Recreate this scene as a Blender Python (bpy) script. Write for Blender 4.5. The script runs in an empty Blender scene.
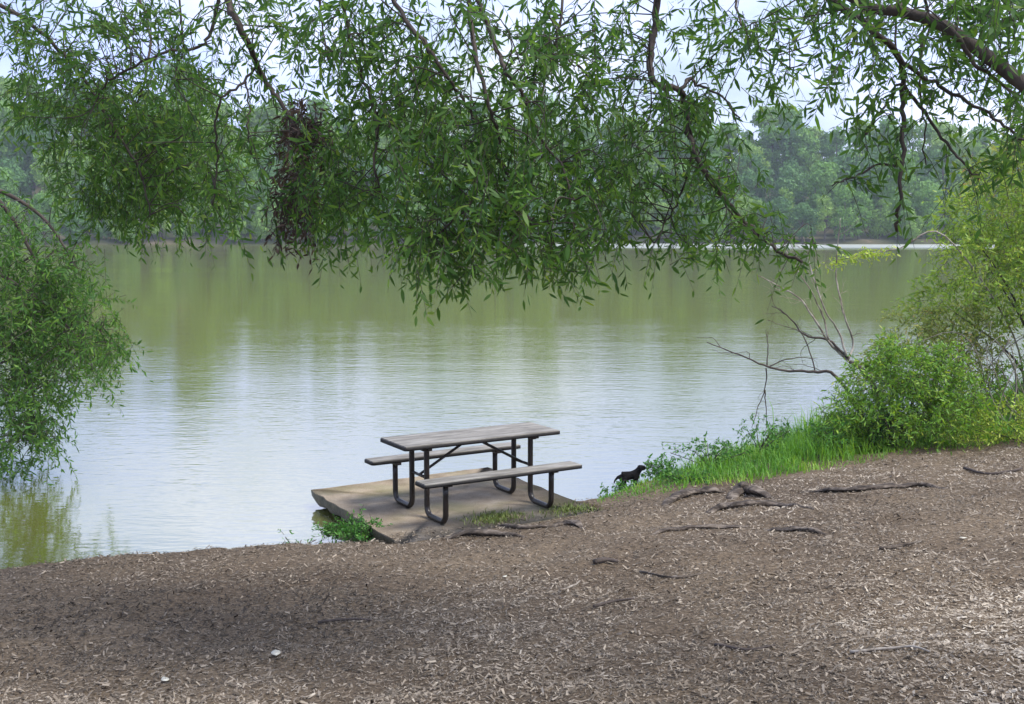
import bpy, math, random
import numpy as np
from mathutils import Vector

random.seed(7)
rng = np.random.default_rng(7)
sc = bpy.context.scene
COL = sc.collection

# ---------------------------------------------------------------- camera model
F, VH, CZ = 1102.0, 231.3, 3.02
PITCH = math.atan((352 - VH) / F)
CP, SP = math.cos(PITCH), math.sin(PITCH)


def ray(u, v):
    a, b = (u - 512) / F, (352 - v) / F
    return np.array([a, CP + b * SP, -SP + b * CP])


def at(u, v, dist):
    """world point seen at photo position (u, v) at forward distance dist"""
    d = ray(u, v)
    return np.array([0, 0, CZ]) + d * (dist / d[1])


# ---------------------------------------------------------------- helpers
def tag(o, label=None, cat=None, group=None, kind=None):
    if label: o['label'] = label
    if cat: o['category'] = cat
    if group: o['group'] = group
    if kind: o['kind'] = kind
    return o


def empty(name, loc, rz=0.0):
    o = bpy.data.objects.new(name, None)
    o.empty_display_size = 0.2
    o.location = loc
    o.rotation_euler = (0, 0, rz)
    COL.objects.link(o)
    return o


def link(name, me, mat=None, parent=None, loc=None):
    o = bpy.data.objects.new(name, me)
    if mat: me.materials.append(mat)
    if loc is not None: o.location = loc
    if parent is not None:
        o.parent = parent
    COL.objects.link(o)
    return o


def npmesh(name, V, T, attr=None, smooth=False):
    """fast mesh; T is a list of (m,k) index arrays; attr is one float per vertex"""
    me = bpy.data.meshes.new(name)
    if not isinstance(T, list): T = [T]
    T = [t for t in T if len(t)]
    V = np.asarray(V, dtype=np.float32)
    me.vertices.add(len(V))
    me.vertices.foreach_set('co', V.ravel())
    loops = np.concatenate([t.ravel() for t in T]).astype(np.int32)
    tot = np.concatenate([np.full(len(t), t.shape[1], np.int32) for t in T])
    start = np.concatenate([[0], np.cumsum(tot)[:-1]]).astype(np.int32)
    me.loops.add(len(loops))
    me.loops.foreach_set('vertex_index', loops)
    me.polygons.add(len(tot))
    me.polygons.foreach_set('loop_start', start)
    me.polygons.foreach_set('loop_total', tot)
    if smooth:
        me.polygons.foreach_set('use_smooth', np.ones(len(tot), bool))
    if attr is not None:
        a = me.attributes.new('rnd', 'FLOAT', 'POINT')
        a.data.foreach_set('value', np.asarray(attr, np.float32))
    me.update(calc_edges=True)
    me.validate()
    return me


class MB:
    """collects boxes and tubes into one mesh"""
    def __init__(self):
        self.v, self.q, self.n = [], [], 0
        self.t = []

    def add(self, V, Q):
        V = np.asarray(V, float)
        self.v.append(V)
        for f in Q:
            (self.q if len(f) == 4 else self.t).append([i + self.n for i in f])
        self.n += len(V)

    def box(self, c, size, R=None):
        hx, hy, hz = [s / 2 for s in size]
        V = np.array([[x, y, z] for z in (-hz, hz) for x, y in ((-hx, -hy), (hx, -hy), (hx, hy), (-hx, hy))])
        if R is not None: V = V @ np.asarray(R).T
        self.add(V + np.asarray(c), [[0, 3, 2, 1], [4, 5, 6, 7], [0, 1, 5, 4], [1, 2, 6, 5], [2, 3, 7, 6], [3, 0, 4, 7]])

    def tube(self, pts, radii, n=8, cap=True):
        P = np.asarray(pts, float)
        if np.isscalar(radii): radii = [radii] * len(P)
        m = len(P)
        tan = np.zeros_like(P)
        tan[1:-1] = P[2:] - P[:-2]
        tan[0] = P[1] - P[0]; tan[-1] = P[-1] - P[-2]
        tan /= (np.linalg.norm(tan, axis=1, keepdims=True) + 1e-9)
        ref = np.array([0, 0, 1.0]) if abs(tan[0][2]) < .9 else np.array([1.0, 0, 0])
        V = []
        ang = np.arange(n) * 2 * math.pi / n
        for i in range(m):
            a = np.cross(tan[i], ref)
            l = np.linalg.norm(a)
            if l < 1e-3:
                a = np.cross(tan[i], [0.3, 1, 0.2]); l = np.linalg.norm(a)
            a /= l
            b = np.cross(a, tan[i])
            ref = b if np.linalg.norm(b) > 0 else ref
            V.append(P[i] + radii[i] * (np.cos(ang)[:, None] * a + np.sin(ang)[:, None] * b))
        Q = []
        for i in range(m - 1):
            for k in range(n):
                k2 = (k + 1) % n
                Q.append([i * n + k, i * n + k2, (i + 1) * n + k2, (i + 1) * n + k])
        V = np.concatenate(V)
        if cap and n == 4:
            Q.append([0, 3, 2, 1][:4]); e = (m - 1) * n; Q.append([e, e + 1, e + 2, e + 3])
        elif cap and n > 4:
            e = (m - 1) * n
            c0, c1 = len(V), len(V) + 1
            V = np.concatenate([V, [P[0]], [P[-1]]])
            for k in range(n):
                k2 = (k + 1) % n
                Q.append([c0, k2, k]); Q.append([c1, e + k, e + k2])
        self.add(V, Q)

    def mesh(self, name, smooth=False, attr=None):
        T = []
        if self.q: T.append(np.array(self.q))
        if self.t: T.append(np.array(self.t))
        V = np.concatenate(self.v)
        return npmesh(name, V, T, attr, smooth)

    def build(self, name, mat, parent=None, smooth=False, bevel=0):
        o = link(name, self.mesh(name, smooth), mat, parent)
        if bevel:
            m = o.modifiers.new('bevel', 'BEVEL'); m.width = bevel; m.segments = 2; m.limit_method = 'ANGLE'
        return o


def smooth_line(pts, per=6):
    """Catmull-Rom through points"""
    P = np.asarray(pts, float)
    if len(P) < 3:
        t = np.linspace(0, 1, per + 1)[:, None]
        return P[0] + (P[-1] - P[0]) * t
    Q = np.concatenate([[2 * P[0] - P[1]], P, [2 * P[-1] - P[-2]]])
    out = []
    for i in range(1, len(Q) - 2):
        p0, p1, p2, p3 = Q[i - 1:i + 3]
        for k in range(per):
            t = k / per
            out.append(.5 * (2 * p1 + (p2 - p0) * t + (2 * p0 - 5 * p1 + 4 * p2 - p3) * t * t + (3 * p1 - p0 - 3 * p2 + p3) * t ** 3))
    out.append(P[-1])
    return np.array(out)


def vnoise(x, y, seed=0):
    xi, yi = np.floor(x).astype(np.int64), np.floor(y).astype(np.int64)
    fx, fy = x - xi, y - yi
    fx, fy = fx * fx * (3 - 2 * fx), fy * fy * (3 - 2 * fy)

    def h(a, b):
        n = (a * 374761393 + b * 668265263 + seed * 1442695) & 0xFFFFFFFF
        n = ((n ^ (n >> 13)) * 1274126177) & 0xFFFFFFFF
        return ((n ^ (n >> 16)) & 0xFFFF) / 65535.0
    return (h(xi, yi) * (1 - fx) + h(xi + 1, yi) * fx) * (1 - fy) + (h(xi, yi + 1) * (1 - fx) + h(xi + 1, yi + 1) * fx) * fy


# ---------------------------------------------------------------- materials
def mat(name):
    m = bpy.data.materials.new(name)
    m.use_nodes = True
    nt = m.node_tree
    nt.nodes.clear()
    return m, nt, nt.nodes, nt.links


def nn(nodes, t, **kw):
    n = nodes.new(t)
    for k, v in kw.items():
        if k in n.inputs.keys() if hasattr(n.inputs, 'keys') else False:
            n.inputs[k].default_value = v
        else:
            setattr(n, k, v)
    return n


def ramp(nodes, stops):
    r = nodes.new('ShaderNodeValToRGB')
    e = r.color_ramp.elements
    while len(e) > len(stops): e.remove(e[-1])
    while len(e) < len(stops): e.new(0.5)
    for el, (p, c) in zip(e, stops):
        el.position = p
        el.color = (*c, 1) if len(c) == 3 else c
    return r


def leaf_mat(name, stops, trans=.35, objvar=0.0, gloss=.25):
    """two-sided leaf: diffuse + translucent + a little gloss; colour by a per-leaf random value"""
    m, nt, N, L = mat(name)
    at_ = nn(N, 'ShaderNodeAttribute', attribute_name='rnd')
    r = ramp(N, stops)
    fac = at_.outputs['Fac']
    if objvar:
        oi = N.new('ShaderNodeObjectInfo')
        a = nn(N, 'ShaderNodeMath', operation='MULTIPLY_ADD')
        L.new(oi.outputs['Random'], a.inputs[0]); a.inputs[1].default_value = objvar
        sub = nn(N, 'ShaderNodeMath', operation='MULTIPLY_ADD')
        L.new(fac, sub.inputs[0]); sub.inputs[1].default_value = 1 - objvar; sub.inputs[2].default_value = 0
        L.new(sub.outputs[0], a.inputs[2])
        fac = a.outputs[0]
    L.new(fac, r.inputs[0])
    p = N.new('ShaderNodeBsdfPrincipled')
    p.inputs['Roughness'].default_value = .5
    p.inputs['Specular IOR Level'].default_value = gloss
    L.new(r.outputs[0], p.inputs['Base Color'])
    t = N.new('ShaderNodeBsdfTranslucent')
    hs = N.new('ShaderNodeHueSaturation')
    hs.inputs['Hue'].default_value = .485; hs.inputs['Saturation'].default_value = 1.1; hs.inputs['Value'].default_value = 1.5
    L.new(r.outputs[0], hs.inputs['Color'])
    L.new(hs.outputs[0], t.inputs['Color'])
    mx = N.new('ShaderNodeMixShader'); mx.inputs[0].default_value = trans
    L.new(p.outputs[0], mx.inputs[1]); L.new(t.outputs[0], mx.inputs[2])
    o = N.new('ShaderNodeOutputMaterial')
    L.new(mx.outputs[0], o.inputs[0])
    return m


def noisy_mat(name, stops, scale=8, rough=.8, bump=.3, bscale=None, stretch=(1, 1, 1), metal=0, spec=.3, detail=6):
    m, nt, N, L = mat(name)
    tc = N.new('ShaderNodeTexCoord')
    mp = N.new('ShaderNodeMapping'); mp.inputs['Scale'].default_value = stretch
    L.new(tc.outputs['Object'], mp.inputs[0])
    n1 = N.new('ShaderNodeTexNoise'); n1.inputs['Scale'].default_value = scale; n1.inputs['Detail'].default_value = detail
    n1.inputs['Roughness'].default_value = .65
    L.new(mp.outputs[0], n1.inputs['Vector'])
    r = ramp(N, stops)
    L.new(n1.outputs['Fac'], r.inputs[0])
    p = N.new('ShaderNodeBsdfPrincipled')
    L.new(r.outputs[0], p.inputs['Base Color'])
    p.inputs['Roughness'].default_value = rough
    p.inputs['Metallic'].default_value = metal
    p.inputs['Specular IOR Level'].default_value = spec
    if bump:
        n2 = N.new('ShaderNodeTexNoise'); n2.inputs['Scale'].default_value = bscale or scale * 3; n2.inputs['Detail'].default_value = 5
        L.new(mp.outputs[0], n2.inputs['Vector'])
        b = N.new('ShaderNodeBump'); b.inputs['Strength'].default_value = bump; b.inputs['Distance'].default_value = .02
        L.new(n2.outputs['Fac'], b.inputs['Height'])
        L.new(b.outputs[0], p.inputs['Normal'])
    o = N.new('ShaderNodeOutputMaterial')
    L.new(p.outputs[0], o.inputs[0])
    return m


M = {}
M['bark'] = noisy_mat('bark', [(.3, (.035, .028, .022)), (.7, (.10, .08, .065))], 14, .9, .8, 30, (1, 1, .35))
M['twig'] = noisy_mat('twig', [(.3, (.03, .024, .02)), (.7, (.075, .06, .048))], 20, .85, .2)
M['pale_twig'] = noisy_mat('pale_twig', [(.35, (.14, .11, .08)), (.65, (.42, .38, .32))], 9, .9, .2)
M['dark_twig'] = noisy_mat('dark_twig', [(.3, (.03, .024, .02)), (.7, (.12, .095, .08))], 9, .9, .3)
M['root'] = noisy_mat('root', [(.35, (.022, .017, .013)), (.5, (.07, .055, .042)), (.65, (.20, .165, .13))], 16, .9, .8, 40, (.4, 1, 1))
M['leaf'] = leaf_mat('willow_leaf', [(0, (.035, .09, .022)), (.5, (.068, .155, .03)), (.82, (.13, .24, .045)), (1, (.26, .34, .06))], .5)
M['leaf_left'] = leaf_mat('bank_leaf', [(0, (.03, .085, .016)), (.5, (.062, .155, .026)), (1, (.16, .28, .045))], .38)
M['leaf_dead'] = leaf_mat('dead_leaf', [(0, (.04, .028, .02)), (.6, (.09, .06, .042)), (1, (.17, .115, .075))], .2)
M['shrub'] = leaf_mat('shrub_leaf', [(0, (.07, .17, .025)), (.5, (.16, .33, .04)), (.85, (.29, .42, .055)), (1, (.46, .46, .10))], .3)
M['shrub_y'] = leaf_mat('yellow_green_leaf', [(0, (.10, .20, .035)), (.5, (.24, .37, .055)), (.9, (.40, .48, .10)), (1, (.50, .46, .14))], .35)
M['shrub_o'] = leaf_mat('olive_leaf', [(0, (.12, .17, .04)), (.5, (.25, .32, .07)), (.85, (.38, .36, .11)), (1, (.42, .22, .09))], .35)
M['lime'] = leaf_mat('lime_leaf', [(0, (.18, .30, .04)), (.6, (.36, .48, .07)), (1, (.55, .56, .13))], .3)
M['grass'] = leaf_mat('grass_blade', [(0, (.05, .15, .025)), (.45, (.13, .31, .04)), (.8, (.26, .42, .06)), (1, (.50, .46, .20))], .35)
M['weed'] = leaf_mat('weed_leaf', [(0, (.04, .13, .025)), (.6, (.08, .22, .04)), (1, (.16, .32, .07))], .3)
M['moss'] = leaf_mat('moss_blade', [(0, (.08, .12, .03)), (.6, (.15, .20, .05)), (1, (.26, .26, .09))], .2)

FAR = [leaf_mat('far_crown_' + k, s, .25, .45, .1) for k, s in (
    ('green', [(0, (.08, .17, .04)), (.5, (.15, .29, .065)), (1, (.25, .40, .10))]),
    ('pale', [(0, (.09, .17, .04)), (.5, (.18, .31, .065)), (1, (.30, .43, .11))]),
    ('dark', [(0, (.055, .12, .042)), (.5, (.095, .20, .065)), (1, (.16, .29, .095))]))]


def chip_material():
    m, nt, N, L = mat('wood_chip')
    a = nn(N, 'ShaderNodeAttribute', attribute_name='rnd')
    r = ramp(N, [(0, (.035, .028, .021)), (.22, (.095, .077, .055)), (.5, (.225, .185, .138)), (.8, (.38, .322, .245)), (1, (.54, .48, .38))])
    L.new(a.outputs['Fac'], r.inputs[0])
    p = N.new('ShaderNodeBsdfPrincipled'); p.inputs['Roughness'].default_value = .8
    p.inputs['Specular IOR Level'].default_value = .2
    L.new(r.outputs[0], p.inputs['Base Color'])
    o = N.new('ShaderNodeOutputMaterial'); L.new(p.outputs[0], o.inputs[0])
    return m


M['chip'] = chip_material()


def ground_material():
    m, nt, N, L = mat('mulch_soil')
    tc = N.new('ShaderNodeTexCoord')
    big = N.new('ShaderNodeTexNoise'); big.inputs['Scale'].default_value = .55; big.inputs['Detail'].default_value = 5
    L.new(tc.outputs['Object'], big.inputs['Vector'])
    fine = N.new('ShaderNodeTexNoise'); fine.inputs['Scale'].default_value = 30; fine.inputs['Detail'].default_value = 8; fine.inputs['Roughness'].default_value = .75
    L.new(tc.outputs['Object'], fine.inputs['Vector'])
    vor = N.new('ShaderNodeTexVoronoi'); vor.inputs['Scale'].default_value = 55
    mp = N.new('ShaderNodeMapping'); mp.inputs['Scale'].default_value = (1, 1.8, 1); mp.inputs['Rotation'].default_value = (0, 0, .5)
    L.new(tc.outputs['Object'], mp.inputs[0]); L.new(mp.outputs[0], vor.inputs['Vector'])
    r1 = ramp(N, [(.25, (.045, .036, .025)), (.5, (.125, .103, .076)), (.75, (.27, .23, .175))])
    L.new(fine.outputs['Fac'], r1.inputs[0])
    r2 = ramp(N, [(.35, (.72, .66, .62)), (.65, (1.15, 1.08, 1.0))])
    L.new(big.outputs['Fac'], r2.inputs[0])
    mul = nn(N, 'ShaderNodeMix', data_type='RGBA', blend_type='MULTIPLY'); mul.inputs[0].default_value = 1
    L.new(r1.outputs[0], mul.inputs[6]); L.new(r2.outputs[0], mul.inputs[7])
    hv = nn(N, 'ShaderNodeMix', data_type='RGBA', blend_type='MULTIPLY'); hv.inputs[0].default_value = .6
    sep = N.new('ShaderNodeSeparateColor'); L.new(vor.outputs['Color'], sep.inputs[0])
    r3 = ramp(N, [(0, (.55, .52, .5)), (1, (1.5, 1.45, 1.35))])
    L.new(sep.outputs[0], r3.inputs[0])
    L.new(mul.outputs[2], hv.inputs[6]); L.new(r3.outputs[0], hv.inputs[7])
    p = N.new('ShaderNodeBsdfPrincipled'); p.inputs['Roughness'].default_value = .95; p.inputs['Specular IOR Level'].default_value = .15
    L.new(hv.outputs[2], p.inputs['Base Color'])
    b = N.new('ShaderNodeBump'); b.inputs['Strength'].default_value = .7; b.inputs['Distance'].default_value = .015
    ad = nn(N, 'ShaderNodeMath', operation='ADD'); L.new(fine.outputs['Fac'], ad.inputs[0]); L.new(sep.outputs[0], ad.inputs[1])
    L.new(ad.outputs[0], b.inputs['Height']); L.new(b.outputs[0], p.inputs['Normal'])
    o = N.new('ShaderNodeOutputMaterial'); L.new(p.outputs[0], o.inputs[0])
    return m


M['ground'] = ground_material()
M['hill'] = noisy_mat('hill_soil', [(.3, (.06, .055, .03)), (.7, (.13, .11, .06))], .3, .95, 0)
M['sand'] = noisy_mat('bank_sand', [(.46, (.045, .055, .022)), (.60, (.09, .08, .045)), (.74, (.28, .20, .14))], .06, .95, 0)


def water_material():
    m, nt, N, L = mat('lake_water')
    g = N.new('ShaderNodeNewGeometry')
    mp = N.new('ShaderNodeMapping'); mp.inputs['Scale'].default_value = (.55, 1.5, 1); mp.inputs['Rotation'].default_value = (0, 0, .06)
    L.new(g.outputs['Position'], mp.inputs[0])
    n1 = N.new('ShaderNodeTexNoise'); n1.inputs['Scale'].default_value = 3.0; n1.inputs['Detail'].default_value = 3; n1.inputs['Roughness'].default_value = .5
    L.new(mp.outputs[0], n1.inputs['Vector'])
    n2 = N.new('ShaderNodeTexNoise'); n2.inputs['Scale'].default_value = .35; n2.inputs['Detail'].default_value = 2
    L.new(mp.outputs[0], n2.inputs['Vector'])
    # wind patches: some areas are calmer than others
    n3 = N.new('ShaderNodeTexNoise'); n3.inputs['Scale'].default_value = .035; n3.inputs['Detail'].default_value = 3
    L.new(mp.outputs[0], n3.inputs['Vector'])
    r3 = ramp(N, [(.38, (.35, .35, .35)), (.62, (1, 1, 1))])
    L.new(n3.outputs['Fac'], r3.inputs[0])
    # wind-ruffled lane in front of the far shore
    sp = N.new('ShaderNodeSeparateXYZ'); L.new(g.outputs['Position'], sp.inputs[0])
    wob = nn(N, 'ShaderNodeMath', operation='MULTIPLY_ADD'); L.new(n3.outputs['Fac'], wob.inputs[0]); wob.inputs[1].default_value = 60
    L.new(sp.outputs['Y'], wob.inputs[2])
    lane = N.new('ShaderNodeMapRange'); lane.interpolation_type = 'SMOOTHSTEP'
    L.new(wob.outputs[0], lane.inputs['Value'])
    lane.inputs['From Min'].default_value = 195; lane.inputs['From Max'].default_value = 262
    n4 = N.new('ShaderNodeTexNoise'); n4.inputs['Scale'].default_value = .012; n4.inputs['Detail'].default_value = 4
    L.new(g.outputs['Position'], n4.inputs['Vector'])
    xm = nn(N, 'ShaderNodeMath', operation='MULTIPLY_ADD'); L.new(sp.outputs['X'], xm.inputs[0]); xm.inputs[1].default_value = .0035
    L.new(n4.outputs['Fac'], xm.inputs[2])
    lm = N.new('ShaderNodeMapRange'); lm.interpolation_type = 'SMOOTHSTEP'; L.new(xm.outputs[0], lm.inputs['Value'])
    lm.inputs['From Min'].default_value = .38; lm.inputs['From Max'].default_value = .62; lm.inputs['To Min'].default_value = .12
    lane2 = nn(N, 'ShaderNodeMath', operation='MULTIPLY'); L.new(lane.outputs[0], lane2.inputs[0]); L.new(lm.outputs[0], lane2.inputs[1])
    ad = nn(N, 'ShaderNodeMath', operation='MULTIPLY_ADD')
    n5 = N.new('ShaderNodeTexNoise'); n5.inputs['Scale'].default_value = 7.5; n5.inputs['Detail'].default_value = 2
    L.new(mp.outputs[0], n5.inputs['Vector'])
    near = N.new('ShaderNodeMapRange'); L.new(sp.outputs['Y'], near.inputs['Value'])
    near.inputs['From Min'].default_value = 12; near.inputs['From Max'].default_value = 45; near.inputs['To Min'].default_value = .9; near.inputs['To Max'].default_value = 0
    fa = nn(N, 'ShaderNodeMath', operation='MULTIPLY_ADD'); L.new(n5.outputs['Fac'], fa.inputs[0]); L.new(near.outputs[0], fa.inputs[1]); L.new(n1.outputs['Fac'], fa.inputs[2])
    L.new(n2.outputs['Fac'], ad.inputs[0]); ad.inputs[1].default_value = 1.6; L.new(fa.outputs[0], ad.inputs[2])
    h = nn(N, 'ShaderNodeMath', operation='MULTIPLY')
    L.new(ad.outputs[0], h.inputs[0]); L.new(r3.outputs[0], h.inputs[1])
    b = N.new('ShaderNodeBump'); b.inputs['Strength'].default_value = WATER_BUMP; b.inputs['Distance'].default_value = .05
    L.new(h.outputs[0], b.inputs['Height'])
    p = N.new('ShaderNodeBsdfPrincipled')
    p.inputs['Base Color'].default_value = (.125, .135, .028, 1)
    p.inputs['IOR'].default_value = 6.0
    rr = N.new('ShaderNodeMapRange'); L.new(lane2.outputs[0], rr.inputs['Value'])
    rr.inputs['To Min'].default_value = .05; rr.inputs['To Max'].default_value = .5
    L.new(rr.outputs[0], p.inputs['Roughness'])
    L.new(b.outputs[0], p.inputs['Normal'])
    o = N.new('ShaderNodeOutputMaterial'); L.new(p.outputs[0], o.inputs[0])
    return m


WATER_BUMP = .16
M['water'] = water_material()


def slab_material():
    m, nt, N, L = mat('worn_concrete')
    tc = N.new('ShaderNodeTexCoord')
    n1 = N.new('ShaderNodeTexNoise'); n1.inputs['Scale'].default_value = 3.0; n1.inputs['Detail'].default_value = 8; n1.inputs['Roughness'].default_value = .65
    n2 = N.new('ShaderNodeTexNoise'); n2.inputs['Scale'].default_value = 1.3; n2.inputs['Detail'].default_value = 5
    n3 = N.new('ShaderNodeTexNoise'); n3.inputs['Scale'].default_value = 70; n3.inputs['Detail'].default_value = 4
    for n in (n1, n2, n3): L.new(tc.outputs['Object'], n.inputs['Vector'])
    r1 = ramp(N, [(.3, (.19, .15, .105)), (.5, (.31, .255, .185)), (.72, (.42, .36, .28))])
    L.new(n1.outputs['Fac'], r1.inputs[0])
    r2 = ramp(N, [(.5, (0, 0, 0)), (.66, (.6, .6, .6))])
    L.new(n2.outputs['Fac'], r2.inputs[0])
    mx = nn(N, 'ShaderNodeMix', data_type='RGBA'); L.new(r2.outputs[0], mx.inputs[0]); L.new(r1.outputs[0], mx.inputs[6])
    mx.inputs[7].default_value = (.17, .17, .075, 1)
    r3 = ramp(N, [(.35, (.7, .68, .66)), (.7, (1.2, 1.2, 1.2))]); L.new(n3.outputs['Fac'], r3.inputs[0])
    ml = nn(N, 'ShaderNodeMix', data_type='RGBA', blend_type='MULTIPLY'); ml.inputs[0].default_value = .8
    L.new(mx.outputs[2], ml.inputs[6]); L.new(r3.outputs[0], ml.inputs[7])
    p = N.new('ShaderNodeBsdfPrincipled'); p.inputs['Roughness'].default_value = .9; p.inputs['Specular IOR Level'].default_value = .2
    L.new(ml.outputs[2], p.inputs['Base Color'])
    b = N.new('ShaderNodeBump'); b.inputs['Strength'].default_value = .5; b.inputs['Distance'].default_value = .01
    L.new(n3.outputs['Fac'], b.inputs['Height']); L.new(b.outputs[0], p.inputs['Normal'])
    o = N.new('ShaderNodeOutputMaterial'); L.new(p.outputs[0], o.inputs[0])
    return m


M['slab'] = slab_material()
M['steel'] = noisy_mat('brown_coated_steel', [(.3, (.012, .009, .008)), (.7, (.03, .023, .019))], 9, .34, .08, 60, spec=.5)
M['top'] = noisy_mat('weathered_top', [(.30, (.10, .092, .075)), (.5, (.205, .19, .16)), (.72, (.32, .305, .265))], 5, .7, .2, 90, (.5, 2.5, 1))
M['rim'] = noisy_mat('dark_rim', [(.3, (.010, .009, .008)), (.7, (.022, .02, .018))], 12, .7, .1)
M['dog'] = noisy_mat('black_fur', [(.3, (.003, .003, .003)), (.7, (.010, .009, .009))], 60, .8, .3, 120, spec=.12)
M['nest'] = M['leaf_dead']

# ---------------------------------------------------------------- terrain
SHORE = np.array([(-60, 34), (-30, 25), (-14, 18), (-9.2, 14.5), (-8.0, 11.6), (-6.9, 9.6), (-5.6, 9.2), (-4.45, 9.38), (-3.7, 9.68), (-2.9, 9.95),
                  (-2.1, 10.12), (-1.5, 10.22), (-1.1, 10.42), (-.2, 11.1), (.6, 11.75), (.98, 12.1), (1.35, 12.6), (2.25, 13.55), (3.35, 14.6), (4.5, 15.8),
                  (6.0, 16.9), (7.5, 18.2), (9.3, 19.9), (14, 24), (30, 34), (60, 45)], float)
LAND = np.concatenate([SHORE, [(60, -60), (-60, -60)]])
SLAB = np.array([(-1.02, 9.80), (-2.21, 11.93), (-.29, 13.13), (.92, 11.02)])   # A B C D


def pip(P, poly):
    x, y = P[:, 0], P[:, 1]
    ins = np.zeros(len(P), bool)
    n = len(poly)
    for i in range(n):
        x1, y1 = poly[i]; x2, y2 = poly[(i + 1) % n]
        c = ((y1 > y) != (y2 > y)) & (x < (x2 - x1) * (y - y1) / (y2 - y1 + 1e-12) + x1)
        ins ^= c
    return ins


def shore_d(P):
    d = np.full(len(P), 1e9)
    for a, b in zip(SHORE[:-1], SHORE[1:]):
        ab = b - a
        t = np.clip(((P - a) @ ab) / (ab @ ab), 0, 1)
        d = np.minimum(d, np.linalg.norm(P - (a + t[:, None] * ab), axis=1))
    return np.where(pip(P, LAND), d, -d)


def hgt(P):
    P = np.asarray(P, float).reshape(-1, 2)
    d = shore_d(P)
    wob = (vnoise(P[:, 0] * 2.2, P[:, 1] * 2.2, 3) - .5) * .22 + (vnoise(P[:, 0] * 7, P[:, 1] * 7, 5) - .5) * .09
    d2 = d + wob
    z = np.where(d2 < 0, d2 * .6, np.where(d2 < .16, d2 * .85, .136 + (d2 - .16) * .122))
    z = np.where(d > 14, .136 + 13.84 * .122 + (d - 14) * .03, z)
    amp = np.clip(d * .5, 0, 1)
    z = z + amp * ((vnoise(P[:, 0] * .9, P[:, 1] * .9, 11) - .5) * .10 + (vnoise(P[:, 0] * 3.1, P[:, 1] * 3.1, 12) - .5) * .045 + (vnoise(P[:, 0] * 9, P[:, 1] * 9, 13) - .5) * .018)
    c = SLAB.mean(0)
    ins = pip(P, c + (SLAB - c) * 1.06)
    ad = (SLAB[3] - SLAB[0]) / np.linalg.norm(SLAB[3] - SLAB[0])
    tin = (P - SLAB[0]) @ np.array([-ad[1], ad[0]])
    z = np.where(ins, np.minimum(z, np.clip(.172 - np.clip(tin - .1, 0, 9) * .9, .02, 1)), z)
    return z


def h1(x, y): return float(hgt([[x, y]])[0])


def hit(u, v):
    """point of the ground seen at photo position (u, v)"""
    d = ray(u, v)
    t = np.linspace(2, 40, 1500)
    P = d[None, :] * t[:, None] + np.array([0, 0, CZ])
    z = np.maximum(hgt(P[:, :2]), 0.0)
    k = np.argmax(P[:, 2] < z)
    return P[k][:2].copy(), float(z[k])


def axis(lo, hi, flo, fhi, fine, coarse):
    a = [flo]
    s = fine
    while a[-1] > lo: s = min(s * 1.25, coarse); a.append(a[-1] - s)
    b = list(np.arange(flo + fine, fhi, fine)); s = fine
    while b[-1] < hi: s = min(s * 1.25, coarse); b.append(b[-1] + s)
    return np.array(a[::-1] + b)


xs = axis(-58, 58, -7, 9, .07, 4); ys = axis(-50, 46, 2.5, 20, .07, 4)
X, Y = np.meshgrid(xs, ys)
GP = np.stack([X.ravel(), Y.ravel()], 1)
GZ = np.maximum(hgt(GP), -.8)
nx, ny = len(xs), len(ys)
idx = np.arange(nx * ny).reshape(ny, nx)
Qd = np.stack([idx[:-1, :-1].ravel(), idx[:-1, 1:].ravel(), idx[1:, 1:].ravel(), idx[1:, :-1].ravel()], 1)
keep = GZ[Qd].max(1) > -.78
o = link('ground', npmesh('ground', np.c_[GP, GZ], Qd[keep], smooth=True), M['ground']); tag(o, kind='structure')

# water sheet
wx = axis(-230, 230, -10, 10, 2, 30); wy = axis(2, 300, 8, 30, 2, 30)
X, Y = np.meshgrid(wx, wy); idx = np.arange(X.size).reshape(X.shape)
Qd = np.stack([idx[:-1, :-1].ravel(), idx[:-1, 1:].ravel(), idx[1:, 1:].ravel(), idx[1:, :-1].ravel()], 1)
o = link('water', npmesh('water', np.c_[X.ravel(), Y.ravel(), np.zeros(X.size)], Qd), M['water']); tag(o, kind='structure')

# far hill
FS = 262.0


def far_shore(x):
    return FS + 10 * np.sin(x * .021 + 1) + 5 * np.sin(x * .06)


def far_h(x, y):
    d = y - far_shore(x)
    top = 18 + 7 * np.clip(-x / 80, -.6, 1) + 2.5 * np.sin(x * .03)
    s = np.clip((d - 4) / 75, 0, 1)
    return np.where(d < 4, np.clip(d * .45, -2, 1.2), 1.2 + (s * s * (3 - 2 * s)) * top)


hx = np.arange(-240, 241, 6.0); hy = np.concatenate([np.arange(240, 285, 1.5), np.arange(285, 420, 6)])
X, Y = np.meshgrid(hx, hy); Z = far_h(X, Y)
idx = np.arange(X.size).reshape(X.shape)
Qd = np.stack([idx[:-1, :-1].ravel(), idx[:-1, 1:].ravel(), idx[1:, 1:].ravel(), idx[1:, :-1].ravel()], 1)
o = link('hill', npmesh('hill', np.c_[X.ravel(), Y.ravel(), Z.ravel()], Qd, smooth=True), M['sand']); tag(o, kind='structure')


# ---------------------------------------------------------------- leaf engine
LT = np.array([[0, 2, 1], [1, 2, 4], [1, 4, 3], [3, 4, 5]])


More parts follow.
